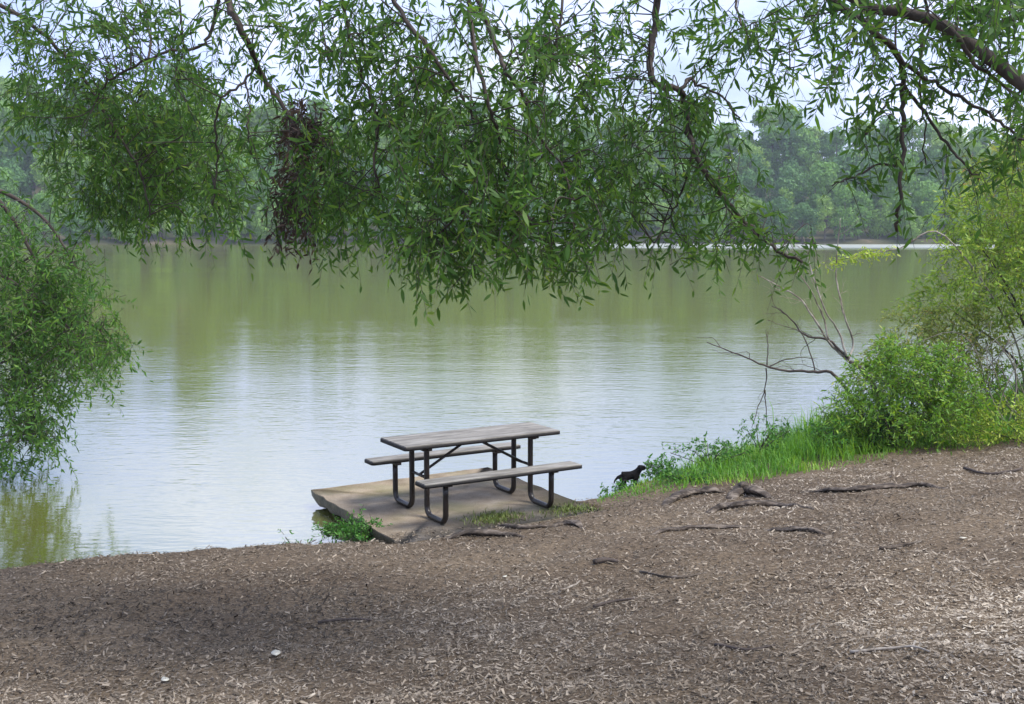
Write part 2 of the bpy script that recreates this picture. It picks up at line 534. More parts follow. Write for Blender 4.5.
def leaf_arrays(P, D, Ln, W, seedless=None, curl=.12):
    """lanceolate leaves, 6 vertices each"""
    n = len(P)
    D = D / (np.linalg.norm(D, axis=1, keepdims=True) + 1e-9)
    R = rng.normal(size=(n, 3))
    S = np.cross(D, R); S /= (np.linalg.norm(S, axis=1, keepdims=True) + 1e-9)
    Nn = np.cross(S, D)
    Ln = Ln[:, None]; W = W[:, None] / 2
    b = P
    l1 = P + D * Ln * .33 + S * W - Nn * Ln * curl * .1
    r1 = P + D * Ln * .33 - S * W - Nn * Ln * curl * .1
    l2 = P + D * Ln * .68 + S * W * .8 - Nn * Ln * curl * .5
    r2 = P + D * Ln * .68 - S * W * .8 - Nn * Ln * curl * .5
    t = P + D * Ln - Nn * Ln * curl
    V = np.stack([b, l1, r1, l2, r2, t], 1).reshape(-1, 3)
    T = (LT[None] + (np.arange(n) * 6)[:, None, None]).reshape(-1, 3)
    rnd = np.repeat(np.clip(rng.beta(2, 2.4, n), 0, 1), 6)
    return V, T, rnd


class Foliage:
    def __init__(self):
        self.P, self.D, self.L, self.W = [], [], [], []
        self.stem = MB()

    def leaves(self, P, D, L, W):
        self.P.append(P); self.D.append(D); self.L.append(L); self.W.append(W)

    def sprig(self, p0, d, length, n, ll, lw, droop=.5, sr=.0022, spread=.75, stem=True):
        d = np.asarray(d, float); d /= np.linalg.norm(d) + 1e-9
        def pos(t): return p0 + d * length * t[:, None] + np.array([0, 0, -1.0]) * (droop * length * t[:, None] ** 2)
        t = np.linspace(.12, 1, n) + rng.normal(0, .03, n)
        P = pos(t)
        tan = d + np.array([0, 0, -2 * droop]) * t[:, None]
        tan /= np.linalg.norm(tan, axis=1, keepdims=True)
        s = np.cross(tan, rng.normal(size=3)); s /= np.linalg.norm(s, axis=1, keepdims=True) + 1e-9
        alt = np.where(np.arange(n) % 2, 1, -1)[:, None]
        D = tan * .65 + s * alt * spread + np.array([0, 0, -.16]) + rng.normal(0, .34, (n, 3))
        L = ll * rng.uniform(.45, 1.25, n)
        self.leaves(P, D, L, lw * L / ll * rng.uniform(.85, 1.2, n))
        if stem:
            ts = np.linspace(0, 1, 4)
            self.stem.tube(pos(ts), [sr, sr * .85, sr * .65, sr * .4], 3, cap=False)

    def count(self): return sum(len(p) for p in self.P)

    def build_leaves(self, name, m, parent):
        P, D, L, W = (np.concatenate(a) for a in (self.P, self.D, self.L, self.W))
        V, T, r = leaf_arrays(P, D, L, W)
        return link(name, npmesh(name, V, T, r), m, parent)


# ---------------------------------------------------------------- shade tree overhead (trunk to the right of the frame)
TB = np.array([4.7, 3.9, 0.0]); TB[2] = h1(4.7, 3.9) - .1
tree = empty('shade_tree', TB)
tag(tree, 'large shade tree with narrow drooping leaves hanging over the mulch in front of the lake', 'tree')
tb = MB()
tp = np.array([(4.7, 3.9, TB[2]), (4.68, 3.92, TB[2] + .25), (4.65, 3.95, 2.0), (4.55, 4.0, 3.2), (4.5, 4.1, 5.0), (4.6, 4.2, 7.0), (4.5, 4.4, 9.0)])
tb.tube(smooth_line(tp, 4) - TB, np.interp(np.linspace(0, 6, 25), range(7), [.48, .36, .29, .27, .2, .14, .06]), 14)
tb.build('trunk', M['bark'], tree, True)


def U(u, v, d): return at(u, v, d)


limbs = []
limbA = smooth_line([np.array([4.58, 3.98, 2.9]), U(1130, 175, 4.6), U(1050, 105, 4.9), U(1015, 78, 5.0), U(985, 55, 5.05), U(940, 24, 5.1), U(900, 12, 5.2), U(860, 3, 5.3),
                     U(780, -50, 5.5), U(640, -120, 5.8), U(480, -150, 6.1)], 6)
limbB = smooth_line([np.array([4.5, 4.1, 5.0]), (3.0, 4.9, 5.9), (1.2, 5.7, 6.1), (-.6, 6.2, 5.9), (-2.3, 7.0, 5.7), (-4.2, 8.2, 5.6)], 7)
limbC = smooth_line([np.array([4.5, 4.2, 5.8]), (3.2, 3.0, 6.6), (1.2, 2.6, 7.0), (-1.2, 2.8, 6.9)], 7)
for lb, r0, r1_ in ((limbA, .040, .015), (limbB, .12, .02), (limbC, .1, .02)):
    m = MB(); m.tube(lb - TB, np.linspace(r0, r1_, len(lb)), 9)
    limbs.append((lb, m))

# branches: photo polylines at a true distance, thickness in photo pixels at start and end
BR = [
    (6.6, 8, 2.5, [(222, -40), (228, 0), (240, 25), (254, 55), (262, 75), (277, 97), (292, 120), (304, 142), (310, 152)]),
    (6.6, 3, 1.5, [(257, 66), (243, 84), (222, 99), (216, 130), (218, 165), (212, 205)]),
    (6.6, 2, 1.2, [(246, 82), (248, 105), (249, 130), (253, 158)]),
    (7.2, 4, 1.5, [(222, -30), (212, 30), (198, 47), (165, 53), (135, 66), (108, 82), (92, 110)]),
    (7.2, 2, 1.2, [(184, 51), (177, 66), (172, 82)]),
    (6.0, 4, 2, [(335, -40), (345, 15), (356, 60), (370, 95), (378, 125), (374, 165), (383, 200)]),
    (5.6, 5, 2, [(383, -40), (400, 12), (430, 48), (452, 82), (470, 108), (482, 128)]),
    (5.5, 6, 2.2, [(464, -40), (468, 5), (476, 50), (488, 100), (497, 130), (500, 160)]),
    (5.5, 5, 1.8, [(466, -20), (486, 20), (500, 55), (510, 78), (525, 100), (535, 128), (560, 165), (575, 200)]),
    (5.8, 3, 1.5, [(566, -40), (560, 25), (548, 52), (537, 64), (520, 90)]),
    (5.8, 2.5, 1.2, [(548, 50), (568, 62), (585, 72)]),
    (5.7, 3, 1.4, [(480, 130), (478, 170), (470, 205), (445, 228), (432, 240)]),
    (5.7, 3, 1.4, [(500, 160), (520, 200), (530, 225), (500, 250)]),
    (6.2, 8, 3, [(656, -60), (657, -10), (655, 30), (650, 62), (653, 82), (668, 87), (680, 91), (686, 112), (692, 145), (702, 168), (722, 195), (746, 222), (772, 246), (802, 262)]),
    (6.2, 4, 1.5, [(680, 91), (689, 79), (700, 85), (718, 96), (740, 118)]),
    (6.2, 3, 1.3, [(694, 150), (684, 185), (670, 215), (654, 243)]),
    (6.2, 3, 1.3, [(686, 112), (700, 160), (726, 206), (758, 238)]),
    (5.5, 9, 3, [(800, -60), (825, -8), (850, 12), (875, 32), (895, 52), (903, 78), (902, 110), (903, 150), (900, 200), (897, 232)]),
    (5.5, 4, 1.5, [(904, 85), (928, 118), (952, 148), (968, 168), (978, 180)]),
    (5.4, 4.5, 2, [(905, 64), (940, 87), (968, 101), (1000, 122), (1024, 140), (1070, 160)]),
    (5.5, 3, 1.2, [(902, 84), (888, 100), (870, 125), (862, 140)]),
    (5.5, 3, 1.2, [(901, 165), (875, 168), (850, 178), (832, 186)]),
    (5.4, 3, 2, [(897, -50), (897, 0), (896, 50)]),
    (5.1, 5, 1.6, [(950, 28), (975, 62), (1005, 85), (1040, 110)]),
    (5.6, 3, 1.2, [(930, 20), (922, 55), (921, 90), (924, 125), (926, 165)]),
    (7.6, 5, 1.5, [(-60, -60), (-10, -5), (40, 30), (80, 75), (115, 130), (140, 170), (150, 215)]),
    (6.3, 3, 1.3, [(300, -60), (318, -10), (322, 30), (330, 62)]),
    (6.4, 3, 1.3, [(740, -60), (735, -5), (742, 25), (765, 50), (790, 68)]),
    (8.2, 4, 1.4, [(130, -60), (135, -20), (150, 40), (140, 95), (120, 140)]),
]
branches = []
for (dep, w0, w1, pts) in BR:
    P3 = np.array([U(u, v, dep + .12 * math.sin(i * 1.3 + dep * 7)) for i, (u, v) in enumerate(pts)])
    ln = smooth_line(P3, 5)
    ln[1:-1] += rng.normal(0, .006, ln[1:-1].shape)
    branches.append([ln, w0 * dep / F / 2, w1 * dep / F / 2, dep, Foliage()])
allpts = np.concatenate([b[0] for b in branches]); owner = np.concatenate([[i] * len(b[0]) for i, b in enumerate(branches)])
limb_fol = [Foliage() for _ in limbs]
limbpts = np.concatenate([l[0] for l in limbs]); limbown = np.concatenate([[i] * len(l[0]) for i, l in enumerate(limbs)])

# foliage masses: (u, v, half width, half height, distance, sprigs)
BL = [
    (40, 40, 85, 60, 7.4, 70), (130, 22, 80, 45, 7.2, 60), (40, 105, 60, 45, 7.8, 30), (110, 120, 70, 50, 8.0, 60), (135, 165, 80, 55, 8.4, 120), (130, 205, 65, 35, 8.6, 60),
    (185, 150, 55, 55, 8.2, 60), (218, 205, 30, 42, 7.4, 26), (232, 30, 60, 45, 6.8, 22), (205, 95, 40, 50, 7.2, 20), (300, 40, 55, 45, 6.5, 32), (345, 30, 50, 45, 6.2, 30), (275, 150, 30, 60, 6.8, 16),
    (340, 165, 52, 55, 6.6, 62), (340, 215, 48, 38, 6.6, 46), (300, 210, 30, 38, 7.0, 26), (385, 110, 50, 60, 6.1, 40), (375, 50, 40, 45, 6.1, 22), (430, 60, 60, 50, 5.9, 40), (420, 150, 60, 55, 5.9, 60),
    (495, 140, 75, 55, 5.7, 84), (560, 120, 60, 60, 6.0, 60), (450, 205, 70, 50, 5.7, 80), (530, 205, 70, 50, 5.8, 86), (590, 195, 45, 45, 6.1, 44), (445, 260, 50, 40, 5.7, 40), (500, 255, 60, 40, 5.7, 50),
    (565, 262, 50, 36, 5.8, 46), (455, 300, 28, 20, 5.7, 10), (560, 292, 30, 14, 5.8, 10), (400, 245, 34, 30, 6.0, 22), (545, 50, 70, 50, 6.0, 46), (610, 60, 55, 50, 6.1, 34), (640, 130, 45, 55, 6.3, 40), (630, 200, 45, 40, 6.4, 34),
    (620, 240, 30, 25, 6.4, 12), (695, 110, 50, 50, 6.3, 42), (700, 30, 55, 35, 6.2, 22), (725, 190, 50, 45, 6.4, 40), (690, 240, 30, 36, 6.5, 22), (750, 245, 42, 24, 6.4, 24), (720, 275, 40, 12, 6.4, 12), (800, 270, 25, 12, 6.3, 8), (790, 25, 60, 30, 5.8, 26),
    (770, 70, 40, 40, 6.0, 14), (850, 60, 40, 50, 5.7, 14), (860, 15, 60, 22, 5.4, 30), (945, 15, 70, 25, 5.2, 46), (1010, 20, 40, 40, 5.1, 34), (970, 75, 50, 50, 5.5, 22), (1015, 100, 30, 50, 5.4, 20),
    (930, 110, 30, 40, 5.6, 9), (1000, 165, 40, 28, 5.6, 14), (880, 150, 30, 40, 5.6, 6), (480, 20, 60, 30, 5.6, 30), (870, 110, 30, 30, 5.6, 6),
]
LLEN, LWID = .070, .0152


USED = {}


def add_blob(u, v, ru, rv, dep, n, above=False):
    for _ in range(int(n * (1.7 if (u < 225 and v > 90) else (1.0 if 330 < u < 350 and v > 90 else DENS)))):
        uu, vv = u + ru * np.clip(rng.normal(0, .52), -1.3, 1.3), v + rv * np.clip(rng.normal(0, .52), -1.4, 1.2)
        dd = dep + rng.normal(0, .38)
        p = U(uu, vv - 14 - max(0, vv - 245) * .35, dd)
        k = np.argmin(((allpts - p) ** 2).sum(1))
        base, fol = allpts[k], branches[owner[k]][4]
        if above:
            k = np.argmin(((limbpts - p) ** 2).sum(1)); base, fol = limbpts[k], limb_fol[limbown[k]]
        vec = p - base; dist = np.linalg.norm(vec)
        d = vec / (dist + 1e-6) * .5 + rng.normal(0, .6, 3) + np.array([0, 0, -.32])
        L = rng.uniform(.14, .36) if (rng.uniform() < .85 or vv > 170) else rng.uniform(.4, .6)
        if vv > 235: L *= .75
        p = p - d / np.linalg.norm(d) * L * .5
        fol.sprig(p, d, L, int(L * 46) + 3, LLEN, LWID, rng.uniform(.25, .8))
        key = (above, int(k)); USED[key] = USED.get(key, 0)
        if dist > .12 and dist < .8 and USED[key] < 2 and rng.uniform() < .6:
            USED[key] += 1
            mid = (base + p) / 2 + np.array([0, 0, .08 * dist]) + rng.normal(0, .09 * dist + .01, 3)
            fol.stem.tube(smooth_line([base, mid, p], 5), np.linspace(.004, .002, 11), 4, cap=False)
        # a side sprig off the same twig
        if rng.uniform() < .6:
            d2 = d + rng.normal(0, .5, 3)
            fol.sprig(p + d * L * .3, d2, L * .7, int(L * 28) + 3, LLEN, LWID, rng.uniform(.3, .9))


DENS = .74
for b in BL: add_blob(*b)
for i in range(14):      # crown above and around the frame
    add_blob(rng.uniform(-150, 1150), rng.uniform(-330, -50), 90, 70, rng.uniform(5, 7.5), 16, True)
for i in range(5):      # crown over the camera's head
    c = np.array([rng.uniform(-3.5, 4.5), rng.uniform(-.5, 4.5), rng.uniform(6.1, 7.6)])
    k = np.argmin(((limbpts - c) ** 2).sum(1)); fol = limb_fol[limbown[k]]
    for _ in range(14):
        fol.sprig(c + rng.normal(0, .4, 3), rng.normal(0, .6, 3) + np.array([0, 0, -.3]), rng.uniform(.25, .5), 16, .09, .018, .5)
for ln, r0, r1_, dep, fol in branches:      # leaves along the branches themselves
    n = max(3, int(len(ln) * .35))
    for _ in range(n):
        k = rng.integers(len(ln) // 3, len(ln))
        fol.sprig(ln[k], rng.normal(0, .6, 3) + np.array([0, 0, -.5]), rng.uniform(.12, .28), 9, LLEN, LWID, .5)

for (lb, m), fol in zip(limbs, limb_fol):
    o = m.build('limb', M['bark'], tree, True)
    fol.stem.v = [v - TB for v in fol.stem.v]; fol.P = [p - TB for p in fol.P]
    fol.stem.build('twigs', M['twig'], o); fol.build_leaves('leaves', M['leaf'], o)
for ln, r0, r1_, dep, fol in branches:
    k = np.argmin(((limbpts - ln[0]) ** 2).sum(1))
    kb = None
    m = MB()
    # a branch that starts above the frame joins its limb there
    start = ln[0]
    vtop = start[2]
    if dep and vtop > 4.05 and np.linalg.norm(limbpts[k] - start) < 3.5:
        j = smooth_line([limbpts[k], (limbpts[k] + start) / 2 + np.array([.05, .05, .12]), start], 4)[:-1]
        line = np.concatenate([j, ln]); rad = np.concatenate([np.full(len(j), r0 * 1.05), np.linspace(r0, r1_, len(ln))])
    else:
        line, rad = ln, np.linspace(r0, r1_, len(ln))
    m.tube(line - TB, rad, 7)
    o = m.build('branch', M['bark'], tree, True)
    fol.stem.v = [v - TB for v in fol.stem.v]; fol.P = [p - TB for p in fol.P]
    if fol.stem.v: fol.stem.build('twigs', M['twig'], o)
    if fol.P: fol.build_leaves('leaves', M['leaf'], o)

# clumps of dead leaves caught in the branch
for (u, v, ru, rv, dep, n, lab) in ((300, 122, 17, 24, 6.6, 52, 'upper brown clump of dead leaves snagged on the forked hanging branch'),
                                    (294, 188, 16, 40, 6.9, 80, 'long lower clump of dark brown dead leaves hanging below the snagged upper clump')):
    c = U(u, v, dep); e = empty('dead_leaf_clump', c); tag(e, lab, 'dead leaves', 'dead leaf clumps in the hanging branches')
    f = Foliage()
    for _ in range(n):
        p = (U(u + rng.normal(0, ru * .5), v + rng.normal(0, rv * .5), dep + rng.normal(0, .09))) - c
        f.sprig(p, rng.normal(0, .5, 3) + np.array([0, 0, -.5]), rng.uniform(.10, .22), 14, .058, .013, .6, .003)
    f.stem.build('twigs', M['twig'], e); f.build_leaves('leaves', M['leaf_dead'], e)

# ---------------------------------------------------------------- tree on the left bank leaning over the water
LB = np.array([-9.0, 11.2, 0.0]); LB[2] = h1(-9.0, 11.2) - .1
lt = empty('bank_tree', LB)
tag(lt, 'leafy tree on the left bank drooping to the water, mirrored in the lake', 'tree')
m = MB(); m.tube(smooth_line(np.array([(-9, 11.2, LB[2]), (-8.9, 11.25, .9), (-8.7, 11.4, 2.2), (-8.9, 11.6, 4), (-8.7, 11.7, 6)]), 4) - LB,
                 np.interp(np.linspace(0, 4, 17), range(5), [.3, .22, .19, .14, .05]), 12); m.build('trunk', M['bark'], lt, True)
LBR = [[(-8.7, 11.4, 2.3), U(-70, 165, 12.8), U(-20, 183, 13.0), U(15, 198, 13.0), U(42, 217, 13.1), U(60, 240, 13.1), U(72, 262, 13.1)],
       [(-8.8, 11.5, 3.0), U(-120, 120, 12.9), U(-40, 160, 13.3), U(10, 215, 13.4), U(30, 250, 13.4), U(60, 300, 13.3), U(100, 330, 13.3)],
       [(-8.7, 11.4, 1.7), U(-130, 260, 13.0), U(-40, 300, 13.2), U(10, 350, 13.3), U(35, 400, 13.3), U(42, 440, 13.3)],
       [(-8.7, 11.4, 2.0), U(-120, 230, 12.6), U(-30, 260, 12.8), U(40, 300, 12.9), U(85, 345, 12.9)],
       [(-8.9, 11.6, 4.0), (-8.2, 12.2, 4.6), (-7.2, 13.0, 4.6), (-6.3, 13.4, 3.9)]]
lbr = [(smooth_line(np.array(p), 6), Foliage()) for p in LBR]
lp = np.concatenate([b[0] for b in lbr]); lo = np.concatenate([[i] * len(b[0]) for i, b in enumerate(lbr)])
for (u, v, ru, rv, dep, n) in ((20, 235, 40, 30, 13.2, 22), (75, 262, 30, 20, 13.1, 14), (20, 280, 55, 30, 13.2, 50), (60, 300, 55, 35, 13.2, 74), (85, 345, 40, 30, 13.2, 54), (30, 340, 60, 40, 13.3, 80),
                               (20, 390, 50, 35, 13.3, 74), (30, 430, 38, 28, 13.3, 46), (-60, 340, 80, 90, 13.0, 120), (-60, 230, 80, 60, 12.8, 60), (8, 455, 30, 14, 13.3, 16), (-160, 150, 120, 110, 12.6, 90), (112, 350, 16, 26, 13.2, 12)):
    for _ in range(int(n * 1.8)):
        p = U(u + ru * np.clip(rng.normal(0, .5), -1.1, 1.0), v + rv * np.clip(rng.normal(0, .55), -1.3, 1.3), dep + rng.normal(0, .5))
        if p[2] < .12: continue
        k = np.argmin(((lp - p) ** 2).sum(1)); fol = lbr[lo[k]][1]
        d = rng.normal(0, .6, 3) + np.array([.1, 0, -.35]) + (p - lp[k]) * .4
        L = rng.uniform(.2, .6)
        fol.sprig(p - d / np.linalg.norm(d) * L * .5, d, L, int(L * 42) + 4, .085, .02, .5, .003)
        if rng.uniform() < .4:
            fol.stem.tube(smooth_line([lp[k], (lp[k] + p) / 2 + np.array([0, 0, .06]), p], 3), np.linspace(.006, .003, 7), 4, cap=False)
for ln, fol in lbr:
    m = MB(); m.tube(ln - LB, np.linspace(.04, .008, len(ln)), 7); o = m.build('branch', M['bark'], lt, True)
    fol.stem.v = [v - LB for v in fol.stem.v]; fol.P = [p - LB for p in fol.P]
    if fol.stem.v: fol.stem.build('twigs', M['twig'], o)
    if fol.P: fol.build_leaves('leaves', M['leaf_left'], o)

# ---------------------------------------------------------------- concrete slab
sl = empty('concrete_slab', (*SLAB.mean(0), .18))
tag(sl, 'worn tan concrete slab jutting over the water under the picnic table', 'slab')
m = MB()
c = SLAB.mean(0)
edge = []
for i in range(4):
    a, b = SLAB[i], SLAB[(i + 1) % 4]
    for k in range(14):
        t = k / 14
        p = a + (b - a) * t
        n_ = np.array([-(b - a)[1], (b - a)[0]]); n_ /= np.linalg.norm(n_)
        edge.append(p + n_ * rng.normal(0, .012) - c)
edge = np.array(edge); ne = len(edge)
V = []
for z, s, j in ((0, .996, 0), (-.006, 1.0, .3), (-.07, .995, 1.3), (-.14, .965, 2.2)):
    V.append(np.c_[edge * s + rng.normal(0, .006 * j, edge.shape), np.full(ne, z)])
V.append(np.array([[0, 0, 0.0], [0, 0, -.14]]))
V = np.concatenate(V)
Q, T3 = [], []
for l in range(3):
    for k in range(ne):
        k2 = (k + 1) % ne
        Q.append([l * ne + k, (l + 1) * ne + k, (l + 1) * ne + k2, l * ne + k2])
for k in range(ne):
    k2 = (k + 1) % ne
    T3.append([4 * ne, k2, k][::1]); T3.append([4 * ne + 1, 3 * ne + k, 3 * ne + k2])
so_ = link('slab_top', npmesh('slab_top', V, [np.array(Q), np.array(T3)]), M['slab'], sl)
dark_edge = noisy_mat('dark_concrete_edge', [(.3, (.035, .03, .02)), (.55, (.08, .07, .045)), (.75, (.15, .13, .09))], 7, .55, .7, 25)  # darker concrete tone for the slab's side faces
so_.data.materials.append(dark_edge)
for i in range(ne, 3 * ne): so_.data.polygons[i].material_index = 1
# crumbling footing below the overhanging corner
m = MB()
dirx = (SLAB[2] - SLAB[1]) / np.linalg.norm(SLAB[2] - SLAB[1]); diry = (SLAB[0] - SLAB[1]) / np.linalg.norm(SLAB[0] - SLAB[1])
for q in range(6):
    cc = SLAB[1] + dirx * (.55 + .1 * (q % 2)) + diry * (.35 + .3 * q) - c
    m.box((cc[0], cc[1], -.2), (.5 + .1 * rng.uniform(), .36, .196), [[math.cos(.5), -math.sin(.5), 0], [math.sin(.5), math.cos(.5), 0], [0, 0, 1]])
m.build('footing', noisy_mat('wet_footing', [(.3, (.05, .045, .03)), (.7, (.12, .1, .07))], 8, .7, .6), sl, bevel=.03)

# ---------------------------------------------------------------- picnic table
ZT, ZS, TH = .76, .47, .539
pt = empty('picnic_table', (-.415, 11.23, .18), TH)
tag(pt, 'picnic table with two attached benches on bent dark steel legs at the lake edge', 'picnic table')
LT2 = 1.81 / 2


def plank_top(name, yc, half, z, th, nb, rim_drop):
    """slatted board with rounded dark rim as a sub-part"""
    m = MB()
    w = (2 * half - .02) / nb
    for i in range(nb):
        y = yc - half + .01 + w * (i + .5)
        m.box((0, y, z - th / 2), (2 * LT2 - .03, w - .004, th))
    o = m.build(name, M['top'], pt, bevel=.003)
    r = MB()
    zz = z - th / 2 - .004
    cr = .035
    path = []
    for cx, cy, a0 in ((LT2 - cr, half - cr, 0), (-LT2 + cr, half - cr, 90), (-LT2 + cr, -half + cr, 180), (LT2 - cr, -half + cr, 270)):
        for k in range(5):
            a = math.radians(a0 + k * 22.5)
            path.append((cx + cr * math.cos(a), yc + cy + cr * math.sin(a)))
    path = np.array(path); n = len(path)
    ctr = np.array([0, yc])
    V, Q = [], []
    for (off, dz) in ((0, th / 2 - .006), (0, -th / 2 - .004), (-.016, -th / 2 - .004), (-.016, th / 2 - .006)):
        d = path - ctr
        s = np.sign(d) * off
        V.append(np.c_[path + s, np.full(n, zz + dz)])
    for l in range(4):
        for k in range(n):
            k2 = (k + 1) % n; l2 = (l + 1) % 4
            Q.append([l * n + k, l2 * n + k, l2 * n + k2, l * n + k2])
    r.add(np.concatenate(V), Q)
    r.build('rim', M['rim'], o)
    return o


plank_top('tabletop', 0, .307, ZT, .034, 5, .03)
plank_top('bench_seat', -.605, .115, ZS, .032, 2, .03)
plank_top('bench_seat', .605, .115, ZS, .032, 2, .03)


def u_leg(x, s):
    """one bent tube: tabletop, down, along the slab, up to the bench"""
    r, zb = .092, .027
    y0, y1 = s * .17, s * .575
    pts = [(x, y0, ZT - .05)]
    pts += [(x, y0, z) for z in np.linspace(ZT - .1, zb + r, 4)]
    for k in range(1, 7):
        a = k / 6 * math.pi / 2
        pts.append((x, y0 + s * r * (1 - math.cos(a)), zb + r - r * math.sin(a)))
    for k in range(0, 7):
        a = k / 6 * math.pi / 2
        pts.append((x, y1 - s * r * (1 - math.sin(a)), zb + r - r * math.cos(a)))
    pts += [(x, y1, z) for z in np.linspace(zb + r + .05, ZS - .045, 3)]
    m = MB(); m.tube(pts, .028, 12)
    o = m.build('leg', M['steel'], pt, True)
    # bracket plates under the bench and table
    b = MB()
    b.box((x, y1, ZS - .052), (.07, .17, .03)); b.box((x, y1, ZS - .07), (.012, .1, .05))
    b.build('bench_bracket', M['steel'], o, bevel=.004)


for x in (-.607, .607):
    for s in (-1, 1): u_leg(x, s)
    m = MB(); m.box((x, 0, ZT - .058), (.05, .5, .04)); m.box((x + math.copysign(.03, x), -.2, ZT - .06), (.08, .06, .035))
    m.build('table_bracket', M['steel'], pt, bevel=.005)
    m = MB(); m.tube([(x, -.15, .40), (x, .15, .40)], .016, 8); m.build('cross_bar', M['steel'], pt, True)
    m = MB(); m.tube([(x, 0, .40), (math.copysign(.02, x), 0, ZT - .04)], .015, 8); m.build('brace', M['steel'], pt, True)

# ---------------------------------------------------------------- wood chips
N = 480000
yy = 2.6 + (15.5 - 2.6) * rng.uniform(0, 1, N) ** 1.35
xx = rng.uniform(-1, 1, N) * (yy * .62 + .7)
P = np.c_[xx, yy]
d = shore_d(P)
BND = np.array([hit(u, v)[0] for u, v in ((596, 506), (640, 500), (690, 492), (740, 486), (800, 476), (850, 467), (880, 461), (940, 453), (1000, 447), (1060, 442), (1160, 437))])
GRASS = np.concatenate([BND, [(14, 12), (14, 24), (9.3, 20.0), (7.5, 18.3), (6.0, 17.0), (4.5, 15.9), (3.35, 14.7), (2.25, 13.65), (1.3, 12.6), (1.0, 12.1)]])
ing = pip(P, GRASS)
adv = (SLAB[3] - SLAB[0]) / np.linalg.norm(SLAB[3] - SLAB[0]); tin = (P - SLAB[0]) @ np.array([-adv[1], adv[0]])
on_slab = pip(P, SLAB)
ok = (d > .05) & (~on_slab | (tin < .06 + .5 * vnoise(P[:, 0] * 4, P[:, 1] * 4, 41) ** 2) | (rng.uniform(size=N) < .02)) & (~ing | (rng.uniform(size=N) < .08))
# a thin scatter of chips blown on to the slab
sl_ok = pip(P, SLAB) & (rng.uniform(size=N) < .06)
P = P[ok]
# ground cover thins in patches so the soil shows
pn = vnoise(P[:, 0] * 1.1, P[:, 1] * 1.1, 21) * .6 + vnoise(P[:, 0] * 3.3, P[:, 1] * 3.3, 22) * .4
P = P[rng.uniform(size=len(P)) < .1 + 1.5 * pn]
z = np.where(pip(P, SLAB), .182, hgt(P)) + rng.uniform(.002, .012, len(P))
n = len(P)
Lc = np.clip(rng.lognormal(math.log(.0138), .55, n), .005, .055); Wc = np.clip(Lc * rng.uniform(.14, .5, n), .003, .014)
a = rng.uniform(0, 2 * math.pi, n)
tilt = rng.normal(0, .28, n); roll = rng.normal(0, .45, n)
D = np.c_[np.cos(a) * np.cos(tilt), np.sin(a) * np.cos(tilt), np.sin(tilt)]
S = np.c_[-np.sin(a) * np.cos(roll), np.cos(a) * np.cos(roll), np.sin(roll)]
C0 = np.c_[P, z + np.abs(np.sin(tilt)) * Lc * .4]
V = np.stack([C0 - D * Lc[:, None] / 2 - S * Wc[:, None] / 2, C0 + D * Lc[:, None] / 2 - S * Wc[:, None] * .35, C0 + D * Lc[:, None] / 2 + S * Wc[:, None] * .35, C0 - D * Lc[:, None] / 2 + S * Wc[:, None] / 2], 1).reshape(-1, 3)
Qd = np.arange(4 * n).reshape(n, 4)
# paler chips towards the lower right of the bank; darker ones near the water at left
lighter = np.clip(.42 + .10 * P[:, 0] - .055 * (P[:, 1] - 6), 0, .95)
tone = np.clip(rng.beta(1.6, 2.3, n) * .8 + lighter * .5 - .1 + (vnoise(P[:, 0] * .8, P[:, 1] * .8, 31) - .5) * .4, 0, 1)
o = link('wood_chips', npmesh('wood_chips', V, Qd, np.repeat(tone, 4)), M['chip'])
tag(o, 'loose brown wood chips covering the sloping shore', 'wood chips', kind='stuff')


# ---------------------------------------------------------------- exposed roots and sticks
def ground_line(pxs):
    out = []
    for u, v in pxs:
        p, zz = hit(u, v); out.append((p[0], p[1], zz))
    return np.array(out)


ROOTS = [
    ([(664, 506), (680, 498), (700, 494), (728, 491)], 4.2, 'thick dark root arching out of the soil by the grass edge'),
    ([(731, 499), (742, 492), (754, 493), (776, 497)], 5.0, 'humped root knuckle rising like a small mound behind the mulch'),
    ([(706, 513), (720, 510), (745, 507), (775, 507), (812, 508)], 3.6, 'long root lying just in front of the humped root knuckle'),
    ([(650, 535), (682, 531), (712, 529), (754, 527)], 2.4, 'thin pale root half buried in the open mulch'),
    ([(765, 531), (790, 532), (822, 536)], 2.6, 'short dark root lying right of the thin pale root'),
    ([(800, 493), (850, 492), (880, 489), (912, 488), (944, 490)], 2.8, 'long low root on the pale soil towards the right bush'),
    ([(446, 539), (470, 536), (495, 536), (522, 538)], 3.4, 'root with a bare top in front of the near table leg'),
    ([(452, 528), (475, 526), (520, 527), (562, 526)], 2.6, 'dark root along the front edge of the concrete slab'),
    ([(552, 527), (568, 525), (590, 530)], 3.2, 'stubby root lump right of the slab, below the table corner'),
]
